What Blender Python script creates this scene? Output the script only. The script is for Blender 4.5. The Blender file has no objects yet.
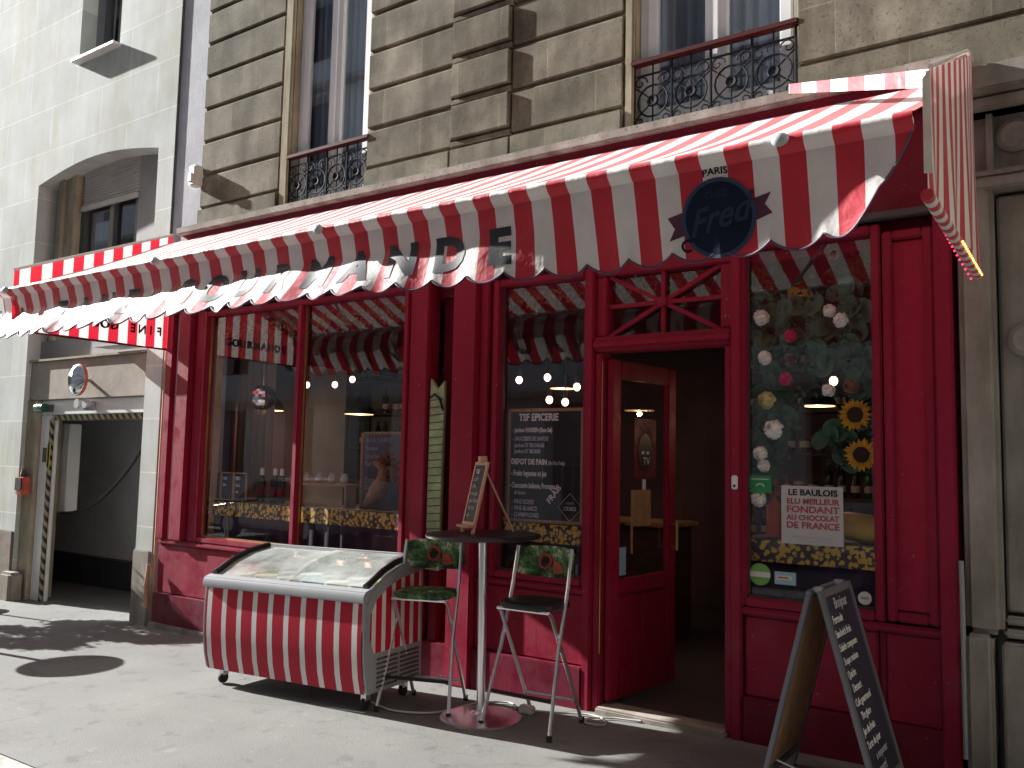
import bpy, bmesh, math, random
from mathutils import Vector, Matrix, Euler
random.seed(7)
PI = math.pi
scene = bpy.context.scene
C = scene.collection

# ------------------------------------------------------------------ camera
cam_d = bpy.data.cameras.new('camera'); cam = bpy.data.objects.new('camera', cam_d); C.objects.link(cam)
cam_d.sensor_width = 36.0; cam_d.lens = 871.0 / 1024.0 * 36.0; cam_d.clip_end = 1000.0; cam_d.clip_start = 0.05
R = Matrix(((0.81959152, 0.0328362, 0.57200658), (0.57256336, -0.08352986, -0.81559424), (0.02099861, 0.99596413, -0.08726117)))
cam.matrix_world = Matrix.Translation((0, -4.928, 1.55)) @ R.to_4x4()
scene.camera = cam
# ------------------------------------------------------------------ light
SUN = Vector((2.1, 0.29, -1.0)).normalized()          # direction the light travels
elev = math.asin(-SUN.z); az = math.atan2(-SUN.x, -SUN.y)
w = bpy.data.worlds.new('World'); scene.world = w; w.use_nodes = True
nt = w.node_tree; bg = nt.nodes['Background']; sky = nt.nodes.new('ShaderNodeTexSky')
sky.sky_type = 'NISHITA'; sky.sun_disc = False; sky.sun_elevation = elev; sky.sun_rotation = az % (2 * PI)
sky.air_density = 1.2; sky.dust_density = 1.5
nt.links.new(sky.outputs[0], bg.inputs[0]); bg.inputs[1].default_value = 0.06
sd = bpy.data.lights.new('sun', 'SUN'); sd.energy = 5.0; sd.angle = math.radians(0.5); sd.color = (1.0, 0.985, 0.95)
so = bpy.data.objects.new('sun', sd); C.objects.link(so); so.rotation_euler = SUN.to_track_quat('-Z', 'Y').to_euler(); so.location = (0, -6, 12)
vs = scene.view_settings; vs.view_transform = 'Standard'; vs.look = 'None'; vs.gamma = 1.0; vs.use_curve_mapping = False
vs.exposure = 1.6

# ------------------------------------------------------------------ materials
def srgb(r, g, b):
    f = lambda c: (c / 12.92 if c <= .04045 else ((c + .055) / 1.055) ** 2.4)
    return (f(r / 255), f(g / 255), f(b / 255))
def newmat(name):
    m = bpy.data.materials.new(name); m.use_nodes = True
    return m, m.node_tree, m.node_tree.nodes['Principled BSDF']
def noise_ramp(nt, scale, c0, c1, lo=.35, hi=.65, detail=6, coord='Object', stretch=None, rough=.6):
    tc = nt.nodes.new('ShaderNodeTexCoord'); src = tc.outputs[coord]
    if stretch:
        mp = nt.nodes.new('ShaderNodeMapping'); mp.inputs['Scale'].default_value = stretch
        nt.links.new(src, mp.inputs[0]); src = mp.outputs[0]
    n = nt.nodes.new('ShaderNodeTexNoise'); n.inputs['Scale'].default_value = scale; n.inputs['Detail'].default_value = detail; n.inputs['Roughness'].default_value = rough
    nt.links.new(src, n.inputs['Vector'])
    r = nt.nodes.new('ShaderNodeValToRGB'); r.color_ramp.elements[0].position = lo; r.color_ramp.elements[1].position = hi
    r.color_ramp.elements[0].color = (*c0, 1); r.color_ramp.elements[1].color = (*c1, 1)
    nt.links.new(n.outputs['Fac'], r.inputs[0])
    return r.outputs[0], n.outputs['Fac'], src
def mulmix(nt, a, b, fac=1.0, mode='MULTIPLY'):
    m = nt.nodes.new('ShaderNodeMix'); m.data_type = 'RGBA'; m.blend_type = mode; m.inputs[0].default_value = fac
    nt.links.new(a, m.inputs[6]); nt.links.new(b, m.inputs[7]); return m.outputs[2]
def bump(nt, p, h, strength, dist=.01):
    b = nt.nodes.new('ShaderNodeBump'); b.inputs['Strength'].default_value = strength; b.inputs['Distance'].default_value = dist
    nt.links.new(h, b.inputs['Height']); nt.links.new(b.outputs[0], p.inputs['Normal'])
def paint(name, col, rough=.4, var=.25, scale=3., metal=0., bstr=.0, bscale=60, stretch=None, spec=.5):
    m, nt, p = newmat(name)
    c0 = tuple(c * (1 - var) for c in col); c1 = tuple(min(1, c * (1 + var * .6)) for c in col)
    o, f, src = noise_ramp(nt, scale, c0, c1, .3, .7, stretch=stretch)
    nt.links.new(o, p.inputs['Base Color']); p.inputs['Roughness'].default_value = rough; p.inputs['Metallic'].default_value = metal
    p.inputs['Specular IOR Level'].default_value = spec
    if bstr:
        n = nt.nodes.new('ShaderNodeTexNoise'); n.inputs['Scale'].default_value = bscale; n.inputs['Detail'].default_value = 6
        nt.links.new(src, n.inputs['Vector']); bump(nt, p, n.outputs['Fac'], bstr)
    return m
def glow(name, col, e):
    m, nt, p = newmat(name); p.inputs['Base Color'].default_value = (*col, 1)
    p.inputs['Emission Color'].default_value = (*col, 1); p.inputs['Emission Strength'].default_value = e; return m

def stone_mat(name, dark, light, scale=2.2, pits=True, bs=.5, courses=False):
    m, nt, p = newmat(name)
    o, f, src = noise_ramp(nt, scale, dark, light, .32, .68, 8)
    o2, f2, _ = noise_ramp(nt, 5, (.55, .53, .50), (1, 1, 1), .35, .6, 5, stretch=(1, 1, .25))
    col = mulmix(nt, o, o2, .8)
    v = nt.nodes.new('ShaderNodeTexNoise'); v.inputs['Scale'].default_value = 42; v.inputs['Detail'].default_value = 8; v.inputs['Roughness'].default_value = .75
    nt.links.new(src, v.inputs['Vector'])
    r = nt.nodes.new('ShaderNodeValToRGB'); r.color_ramp.elements[0].position = .36; r.color_ramp.elements[1].position = .47
    r.color_ramp.elements[0].color = (.45, .43, .4, 1); r.color_ramp.elements[1].color = (1, 1, 1, 1)
    nt.links.new(v.outputs['Fac'], r.inputs[0])
    if pits: col = mulmix(nt, col, r.outputs[0], .95)
    if courses:
        mp = nt.nodes.new('ShaderNodeMapping'); mp.inputs['Rotation'].default_value = (PI / 2, 0, 0); mp.inputs['Location'].default_value = (.21, .15, 0); nt.links.new(src, mp.inputs[0])
        b = nt.nodes.new('ShaderNodeTexBrick'); b.inputs['Scale'].default_value = 1; b.inputs['Brick Width'].default_value = .78; b.inputs['Row Height'].default_value = .325
        b.inputs['Mortar Size'].default_value = .003; b.inputs['Color1'].default_value = (1, 1, 1, 1); b.inputs['Color2'].default_value = (.70, .69, .66, 1); b.inputs['Mortar'].default_value = (1.25, 1.2, 1.1, 1)
        nt.links.new(mp.outputs[0], b.inputs['Vector']); col = mulmix(nt, col, b.outputs[0], 1)
    nt.links.new(col, p.inputs['Base Color']); p.inputs['Roughness'].default_value = .9; p.inputs['Specular IOR Level'].default_value = .2
    bump(nt, p, r.outputs[0] if pits else v.outputs['Fac'], bs, .006)
    return m
M = {}
M['stone'] = stone_mat('weathered_stone', (.125, .11, .085), (.40, .365, .29), courses=True)
M['stone_trim'] = stone_mat('stone_trim', (.30, .26, .185), (.48, .43, .32), pits=False, bs=.2)
M['stone_right'] = stone_mat('carved_stone', (.26, .235, .21), (.42, .385, .34), pits=False, bs=.3)
M['ledge'] = stone_mat('ledge_stone', (.30, .27, .24), (.46, .42, .38), scale=6)
def ashlar():
    m, nt, p = newmat('pale_ashlar')
    o, f, src = noise_ramp(nt, 1.4, (.46, .475, .46), (.66, .68, .67), .3, .7, 8)
    o2, _, _ = noise_ramp(nt, 5, (.80, .80, .74), (1, 1, 1), .3, .62, 6, stretch=(1, 1, .2))
    o3, _, _ = noise_ramp(nt, 1.6, (.86, .82, .70), (1, 1, 1), .36, .5, 5, stretch=(1.6, 1, .5))
    col = mulmix(nt, mulmix(nt, o, o2, .7), o3, .7)
    mp = nt.nodes.new('ShaderNodeMapping'); mp.inputs['Rotation'].default_value = (PI / 2, 0, 0); nt.links.new(src, mp.inputs[0])
    b = nt.nodes.new('ShaderNodeTexBrick'); b.inputs['Scale'].default_value = 1; b.inputs['Brick Width'].default_value = 1.05; b.inputs['Row Height'].default_value = .52
    b.inputs['Mortar Size'].default_value = .008; b.inputs['Mortar Smooth'].default_value = .4
    b.inputs['Color1'].default_value = (1, 1, 1, 1); b.inputs['Color2'].default_value = (.84, .86, .87, 1); b.inputs['Mortar'].default_value = (1.2, 1.2, 1.15, 1)
    nt.links.new(mp.outputs[0], b.inputs['Vector'])
    col = mulmix(nt, col, b.outputs[0], 1)
    nt.links.new(col, p.inputs['Base Color']); p.inputs['Roughness'].default_value = .85
    bump(nt, p, b.outputs['Fac'], -.2, .004)
    return m
M['ashlar'] = ashlar()
M['render'] = paint('grey_render', (.48, .49, .53), .9, .2, 3, bstr=.3)
M['render_tan'] = paint('tan_render', (.36, .32, .27), .9, .25, 3, bstr=.3)
M['dado'] = paint('stained_dado', (.2, .16, .13), .9, .4, 6, bstr=.5)
def redwood(name, col, rough=.42):
    m, nt, p = newmat(name)
    o, f, src = noise_ramp(nt, 2.5, tuple(c * .75 for c in col), col, .3, .7, 8, stretch=(1, 1, .3))
    o2, f2, _ = noise_ramp(nt, 28, (.80, .72, .74), (1, 1, 1), .34, .5, 9, rough=.7)
    o4, f4, _ = noise_ramp(nt, 34, (1, 1, 1), (0, 0, 0), .70, .715, 3)
    chip = nt.nodes.new('ShaderNodeMix'); chip.data_type = 'RGBA'; nt.links.new(o4, chip.inputs[0]); chip.inputs[6].default_value = (.30, .12, .12, 1); nt.links.new(mulmix(nt, o, o2, .75), chip.inputs[7])
    nt.links.new(chip.outputs[2], p.inputs['Base Color']); p.inputs['Specular IOR Level'].default_value = .28
    o3, f3, _ = noise_ramp(nt, 7, (.35, .35, .35), (.72, .72, .72))
    nt.links.new(o3, p.inputs['Roughness'])
    n = nt.nodes.new('ShaderNodeTexNoise'); n.inputs['Scale'].default_value = 14; n.inputs['Detail'].default_value = 7
    mp = nt.nodes.new('ShaderNodeMapping'); mp.inputs['Scale'].default_value = (3, 3, .5); nt.links.new(src, mp.inputs[0]); nt.links.new(mp.outputs[0], n.inputs['Vector'])
    bump(nt, p, n.outputs['Fac'], .18, .006)
    return m
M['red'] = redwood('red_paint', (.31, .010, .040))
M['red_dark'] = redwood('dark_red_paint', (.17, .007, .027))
M['red_light'] = redwood('bright_red_paint', (.42, .014, .052))
def stripes(name, axis, period, off, duty, red=(.62, .02, .045), white=(.84, .83, .80), rough=.5, cloth=True, trans=.25):
    m, nt, p = newmat(name)
    tc = nt.nodes.new('ShaderNodeTexCoord'); sp = nt.nodes.new('ShaderNodeSeparateXYZ'); nt.links.new(tc.outputs['Object'], sp.inputs[0])
    def mth(op, a, b=None):
        n = nt.nodes.new('ShaderNodeMath'); n.operation = op
        if isinstance(a, (int, float)): n.inputs[0].default_value = a
        else: nt.links.new(a, n.inputs[0])
        if b is not None: n.inputs[1].default_value = b
        return n.outputs[0]
    v = mth('LESS_THAN', mth('FRACT', mth('DIVIDE', mth('SUBTRACT', sp.outputs['XYZ'.index(axis)], off), period)), duty)
    mix = nt.nodes.new('ShaderNodeMix'); mix.data_type = 'RGBA'; nt.links.new(v, mix.inputs[0]); mix.inputs[6].default_value = (*white, 1); mix.inputs[7].default_value = (*red, 1)
    o2, f2, _ = noise_ramp(nt, 5, (.78, .75, .74), (1, 1, 1), .32, .6, 7, stretch=(1, 1, .6))
    col = mulmix(nt, mix.outputs[2], o2, .65)
    nt.links.new(col, p.inputs['Base Color']); p.inputs['Roughness'].default_value = rough; p.inputs['Specular IOR Level'].default_value = .6 if cloth else .2
    if cloth:
        p.inputs['Sheen Weight'].default_value = .25; p.inputs['Sheen Roughness'].default_value = .5
        tr = nt.nodes.new('ShaderNodeBsdfTranslucent'); nt.links.new(col, tr.inputs[0])
        ms = nt.nodes.new('ShaderNodeMixShader'); ms.inputs[0].default_value = trans
        out = nt.nodes['Material Output']; nt.links.new(p.outputs[0], ms.inputs[1]); nt.links.new(tr.outputs[0], ms.inputs[2]); nt.links.new(ms.outputs[0], out.inputs[0])
        w = nt.nodes.new('ShaderNodeTexNoise'); w.inputs['Scale'].default_value = 9; w.inputs['Detail'].default_value = 4
        nt.links.new(tc.outputs['Object'], w.inputs['Vector']); bump(nt, p, w.outputs['Fac'], .35, .03)
    return m
SP = .2213
M['awning'] = stripes('striped_canvas', 'X', SP, -2.44, .49)
M['cheek'] = stripes('striped_side_canvas', 'Y', .18, -1.13, .52)
M['cheek_fine'] = stripes('striped_side_canvas_narrow', 'Y', .105, -1.10, .5, trans=.03)
M['frost'] = paint('frosty_white_liner', (.8, .84, .84), .6, .1)
M['frz_stripe'] = stripes('freezer_stripes', 'X', .143, -.63, .70, red=(.44, .012, .035), white=(.72, .70, .68), rough=.45, cloth=False)
M['frz_stripe_side'] = stripes('freezer_side_stripes', 'Y', .098, .0, .6, red=(.55, .015, .04), white=(.72, .70, .68), rough=.35, cloth=False)
M['ink'] = paint('black_lettering', (.012, .012, .02), .9, .2, spec=.08)
M['ink_cloth'] = paint('sun_washed_lettering', (.016, .016, .026), .5, .3, 20, spec=.4)
M['ink_cloth'].node_tree.nodes['Principled BSDF'].inputs['Sheen Weight'].default_value = .15
M['navy'] = paint('navy_disc', (.012, .017, .036), .85, .3, spec=.1)
M['navy_rim'] = paint('slate_rim', (.05, .07, .11), .85, .2, spec=.1)
M['navy_text'] = paint('dim_navy_lettering', (.032, .04, .07), .85, .1, spec=.1)
M['white'] = paint('white_paint', (.78, .78, .76), .4, .08)
M['offwhite'] = paint('off_white', (.62, .6, .54), .5, .15, 8)
M['pvc'] = paint('window_frame_white', (.84, .86, .88), .35, .06)
M['grey'] = paint('grey_plastic', (.30, .31, .33), .38, .1)
M['grey_ab'] = paint('grey_painted_frame', (.15, .15, .18), .5, .2)
M['grey_lt'] = paint('light_grey_metal', (.45, .46, .47), .35, .1)
M['grey_dk'] = paint('dark_grey', (.06, .06, .065), .5, .2)
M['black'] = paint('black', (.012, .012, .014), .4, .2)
M['iron'] = paint('wrought_iron', (.015, .015, .02), .8, .3, spec=.2)
M['handrail'] = paint('oxide_red_handrail', (.075, .012, .012), .7, .2, spec=.2)
M['chrome'] = paint('chrome', (.75, .75, .76), .16, .1, metal=1)
M['steel'] = paint('brushed_steel', (.45, .46, .48), .35, .15, metal=1)
M['wood'] = paint('pale_wood', (.42, .26, .13), .55, .3, 5, stretch=(6, 6, 1), bstr=.1)
M['wood_pink'] = paint('pinkish_wood', (.55, .30, .20), .55, .2, 5)
M['wood_dark'] = paint('dark_wood', (.07, .04, .025), .6, .35, 4, stretch=(1, 1, 5))
M['board'] = paint('chalkboard', (.018, .019, .024), .65, .5, 5)
M['board_blue'] = paint('chalkboard_blue', (.03, .03, .055), .6, .4, 6)
M['chalk'] = paint('chalk', (.85, .85, .83), .9, .25, 30)
M['chalk_dim'] = paint('chalk_faint', (.52, .52, .56), .9, .3, 30)
M['green_paint'] = paint('pale_green_paint', (.34, .42, .22), .6, .35, 9, bstr=.2)
M['room'] = paint('brown_room_wall', (.10, .06, .075), .8, .3, 2)
M['room_floor'] = paint('dark_floor', (.07, .06, .065), .5, .3, 3)
M['concrete_dk'] = paint('garage_wall', (.6, .59, .6), .9, .2, 1.5, bstr=.2)
M['curtain'] = paint('net_curtain', (.34, .37, .42), .9, .15, 3, stretch=(14, 14, .6))
M['curtain_tan'] = paint('tan_curtain', (.35, .29, .22), .9, .3, 3, stretch=(14, 14, .6))
M['shutter'] = paint('roller_shutter', (.48, .46, .44), .6, .15)
M['panel_grey'] = paint('grey_panel', (.26, .25, .26), .7, .2, 2)
M['sky_blue'] = paint('blue_film', (.3, .5, .75), .4, .1)
M['amber'] = paint('amber_glass', (.09, .03, .012), .15, .3)
M['bottle_dk'] = paint('dark_bottle', (.012, .02, .012), .12, .3)
M['bottle_gr'] = paint('green_bottle', (.03, .07, .025), .12, .3)
M['label'] = paint('paper_label', (.5, .46, .38), .7, .3, 20)
M['leaf'] = paint('leaf_green', (.05, .12, .045), .6, .5, 12)
M['leaf2'] = paint('leaf_bluegreen', (.07, .17, .10), .6, .5, 14)
M['dry'] = paint('dried_flowers', (.30, .15, .09), .8, .6, 20)
M['petal_w'] = paint('white_petals', (.88, .88, .82), .8, .15, 20)
M['petal_y'] = paint('yellow_petals', (.72, .40, .03), .7, .3, 14)
M['petal_cream'] = paint('cream_petals', (.66, .62, .32), .7, .3, 14)
M['petal_p'] = paint('pink_petals', (.6, .04, .16), .7, .3, 14)
M['seed'] = paint('brown_seed_head', (.03, .016, .01), .9, .4, 40)
M['banana'] = paint('yellow_skin', (.62, .42, .05), .5, .3, 5)
M['poster'] = paint('poster_paper', (.66, .66, .60), .6, .08)
M['poster_red'] = paint('poster_red_print', (.5, .04, .05), .6, .1)
M['green_badge'] = paint('green_badge', (.02, .26, .09), .5, .1)
M['green_sticker'] = paint('green_sticker', (.18, .42, .08), .5, .2)
M['blue_sticker'] = paint('blue_sticker', (.30, .52, .66), .5, .1)
M['brass'] = paint('brass', (.5, .36, .14), .35, .2, metal=.8)
M['cable'] = paint('white_cable', (.6, .6, .56), .5, .1)
M['rubber'] = paint('rubber', (.02, .02, .02), .8, .2)
M['wicker'] = paint('wicker', (.35, .20, .12), .8, .5, 30)
M['mirror'] = paint('mirror', (.85, .85, .88), .06, .05, metal=1)
M['orange'] = paint('orange_red_plastic', (.55, .10, .05), .4, .3, 14)
M['car_paint'] = paint('silver_car_paint', (.55, .56, .58), .25, .05, metal=.3)
M['bulb'] = glow('bulb_glow', (1, .55, .38), 3)
M['tube'] = glow('lamp_strip_glow', (1, .66, .34), .5)
M['fairy'] = glow('fairy_light_glow', (1, .38, .10), 1.6)
M['fairy_r'] = glow('red_fairy_glow', (1, .04, .12), .9)
def floral():
    m, nt, p = newmat('yellow_floral_oilcloth')
    tc = nt.nodes.new('ShaderNodeTexCoord'); v = nt.nodes.new('ShaderNodeTexVoronoi'); v.inputs['Scale'].default_value = 34; nt.links.new(tc.outputs['Object'], v.inputs['Vector'])
    n = nt.nodes.new('ShaderNodeTexNoise'); n.inputs['Scale'].default_value = 22; n.inputs['Detail'].default_value = 3; nt.links.new(tc.outputs['Object'], n.inputs['Vector'])
    a = nt.nodes.new('ShaderNodeMath'); a.operation = 'MULTIPLY_ADD'; nt.links.new(n.outputs['Fac'], a.inputs[0]); a.inputs[1].default_value = .9; nt.links.new(v.outputs['Distance'], a.inputs[2])
    r = nt.nodes.new('ShaderNodeValToRGB'); e = r.color_ramp.elements; e[0].position = .92; e[0].color = (.62, .40, .04, 1); e[1].position = 1.0; e[1].color = (.04, .025, .03, 1)
    e2 = e.new(.48); e2.color = (.30, .15, .03, 1); e3 = e.new(.58); e3.color = (.7, .46, .05, 1); e4 = e.new(.38); e4.color = (.04, .025, .03, 1)
    nt.links.new(a.outputs[0], r.inputs[0]); nt.links.new(r.outputs[0], p.inputs['Base Color']); p.inputs['Roughness'].default_value = .5
    return m
M['floral'] = floral()
def jungle():
    m, nt, p = newmat('tropical_print_fabric')
    o, f, src = noise_ramp(nt, 11, (.03, .05, .03), (.70, .72, .60), .38, .64, 5)
    r = [n for n in nt.nodes if n.type == 'VALTORGB'][0].color_ramp
    a = r.elements.new(.5); a.color = (.09, .20, .07, 1); b = r.elements.new(.6); b.color = (.28, .38, .2, 1)
    w = nt.nodes.new('ShaderNodeTexWave'); w.inputs['Scale'].default_value = 9; w.inputs['Distortion'].default_value = 12; w.inputs['Detail Scale'].default_value = 2.5; w.bands_direction = 'DIAGONAL'
    nt.links.new(src, w.inputs['Vector'])
    r2 = nt.nodes.new('ShaderNodeValToRGB'); r2.color_ramp.elements[0].position = .25; r2.color_ramp.elements[1].position = .6
    r2.color_ramp.elements[0].color = (.38, .45, .36, 1); r2.color_ramp.elements[1].color = (1, 1, 1, 1); nt.links.new(w.outputs['Fac'], r2.inputs[0])
    nt.links.new(mulmix(nt, o, r2.outputs[0], .8), p.inputs['Base Color']); p.inputs['Roughness'].default_value = .8
    return m
M['jungle'] = jungle()
def pavement():
    m, nt, p = newmat('asphalt_pavement')
    o, f, src = noise_ramp(nt, .9, (.155, .155, .148), (.215, .214, .205), .3, .7, 8)
    o2, _, _ = noise_ramp(nt, 260, (.78, .78, .78), (1.08, 1.08, 1.08), .35, .6, 3)
    o3, _, _ = noise_ramp(nt, 5.5, (.55, .54, .52), (1, 1, 1), .33, .42, 4)
    o4, _, _ = noise_ramp(nt, 12, (1, 1, 1), (1.35, 1.35, 1.3), .66, .72, 2)
    v = nt.nodes.new('ShaderNodeTexVoronoi'); v.feature = 'DISTANCE_TO_EDGE'; v.inputs['Scale'].default_value = .55
    d = nt.nodes.new('ShaderNodeTexNoise'); d.inputs['Scale'].default_value = 3; d.inputs['Detail'].default_value = 6; nt.links.new(src, d.inputs['Vector'])
    mx = nt.nodes.new('ShaderNodeMix'); mx.data_type = 'RGBA'; mx.blend_type = 'LINEAR_LIGHT'; mx.inputs[0].default_value = .35; nt.links.new(src, mx.inputs[6]); nt.links.new(d.outputs['Color'], mx.inputs[7])
    nt.links.new(mx.outputs[2], v.inputs['Vector'])
    r = nt.nodes.new('ShaderNodeValToRGB'); r.color_ramp.elements[0].position = .0; r.color_ramp.elements[1].position = .012
    r.color_ramp.elements[0].color = (.8, .8, .8, 1); r.color_ramp.elements[1].color = (1, 1, 1, 1); nt.links.new(v.outputs['Distance'], r.inputs[0])
    c = mulmix(nt, mulmix(nt, mulmix(nt, mulmix(nt, o, o2, 1), o3, .45), o4, .4), r.outputs[0], .7)
    nt.links.new(c, p.inputs['Base Color']); p.inputs['Roughness'].default_value = .85; p.inputs['Specular IOR Level'].default_value = .25
    n = nt.nodes.new('ShaderNodeTexNoise'); n.inputs['Scale'].default_value = 160; n.inputs['Detail'].default_value = 5; nt.links.new(src, n.inputs['Vector'])
    bump(nt, p, n.outputs['Fac'], .5, .006)
    return m
M['pave'] = pavement()
M['road'] = paint('road_asphalt', (.06, .06, .06), .9, .25, 30, bstr=.5, bscale=150)
M['kerb'] = stone_mat('kerb_granite', (.36, .35, .33), (.5, .49, .47), scale=12, pits=False)
def glass(name, base=.04, top=.75, tint=(1, 1, 1), rough=.0, power=4.0):
    m, nt, p = newmat(name); nt.nodes.remove(p)
    out = nt.nodes['Material Output']
    t = nt.nodes.new('ShaderNodeBsdfTransparent'); t.inputs[0].default_value = (*tint, 1)
    g = nt.nodes.new('ShaderNodeBsdfGlossy'); g.inputs['Roughness'].default_value = rough
    lw = nt.nodes.new('ShaderNodeLayerWeight'); lw.inputs[0].default_value = .5
    pw = nt.nodes.new('ShaderNodeMath'); pw.operation = 'POWER'; nt.links.new(lw.outputs['Facing'], pw.inputs[0]); pw.inputs[1].default_value = power
    ma = nt.nodes.new('ShaderNodeMath'); ma.operation = 'MULTIPLY_ADD'; nt.links.new(pw.outputs[0], ma.inputs[0]); ma.inputs[1].default_value = top; ma.inputs[2].default_value = base
    mx = nt.nodes.new('ShaderNodeMixShader'); nt.links.new(ma.outputs[0], mx.inputs[0]); nt.links.new(t.outputs[0], mx.inputs[1]); nt.links.new(g.outputs[0], mx.inputs[2]); nt.links.new(mx.outputs[0], out.inputs[0])
    return m
M['chrome'] = paint('chrome_tube', (.88, .88, .9), .28, .08, metal=1)
M['steel'] = paint('satin_steel_tube', (.72, .73, .76), .4, .1, metal=1)
M['opp'] = paint('pale_grey_facade', (.52, .54, .60), .9, .1)
M['glass'] = glass('shop_glass', .085, .6, (.95, .93, .96), power=3.0)
M['glass_up'] = glass('window_glass', .24, .7, (.86, .9, .95))
M['glass_frz'] = glass('freezer_glass', .22, .6, (.92, .97, .96), .10, 2.0)

gm = M['glass_frz']; gn = gm.node_tree; go_ = gn.nodes['Material Output']; src_ = go_.inputs[0].links[0].from_socket
df = gn.nodes.new('ShaderNodeBsdfDiffuse'); df.inputs[0].default_value = (.82, .88, .86, 1); tl_ = gn.nodes.new('ShaderNodeBsdfTranslucent'); tl_.inputs[0].default_value = (.82, .88, .86, 1)
a1 = gn.nodes.new('ShaderNodeMixShader'); a1.inputs[0].default_value = .4; gn.links.new(df.outputs[0], a1.inputs[1]); gn.links.new(tl_.outputs[0], a1.inputs[2])
fo, ff, _s = noise_ramp(gn, 3.2, (.12, .12, .12), (.55, .55, .55), .3, .7, 6)
a2 = gn.nodes.new('ShaderNodeMixShader'); gn.links.new(fo, a2.inputs[0]); gn.links.new(src_, a2.inputs[1]); gn.links.new(a1.outputs[0], a2.inputs[2]); gn.links.new(a2.outputs[0], go_.inputs[0])

# ------------------------------------------------------------------ helpers
SPLIT = {'pilaster', 'rusticated_wall', 'base_course', 'lower_panel', 'dado_rail', 'backing_wall', 'window_surround', 'plinth', 'side_panel', 'leg', 'garage_frame', 'end_frame',
         'lid_track', 'bar_joint', 'hinge', 'cornice', 'window_post', 'hazard_strip', 'cross_bar', 'emblem_ribbon', 'white_marks', 'plain_wall', 'panel'}
def clusters(v, f, gap=.02):
    par = list(range(len(v)))
    def find(a):
        while par[a] != a: par[a] = par[par[a]]; a = par[a]
        return a
    for q in f:
        for i in q[1:]: par[find(i)] = find(q[0])
    comp = {}
    for i in range(len(v)): comp.setdefault(find(i), []).append(i)
    cs = [(ids, [min(v[i][k] for i in ids) for k in range(3)], [max(v[i][k] for i in ids) for k in range(3)]) for ids in comp.values()]
    changed = True
    while changed:
        changed = False; out = []
        for c in cs:
            for o in out:
                if all(c[1][k] <= o[2][k] + gap and o[1][k] <= c[2][k] + gap for k in range(3)):
                    o[0].extend(c[0]); 
                    for k in range(3): o[1][k] = min(o[1][k], c[1][k]); o[2][k] = max(o[2][k], c[2][k])
                    changed = True; break
            else: out.append(c)
        cs = out
    return [set(c[0]) for c in cs]
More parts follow.
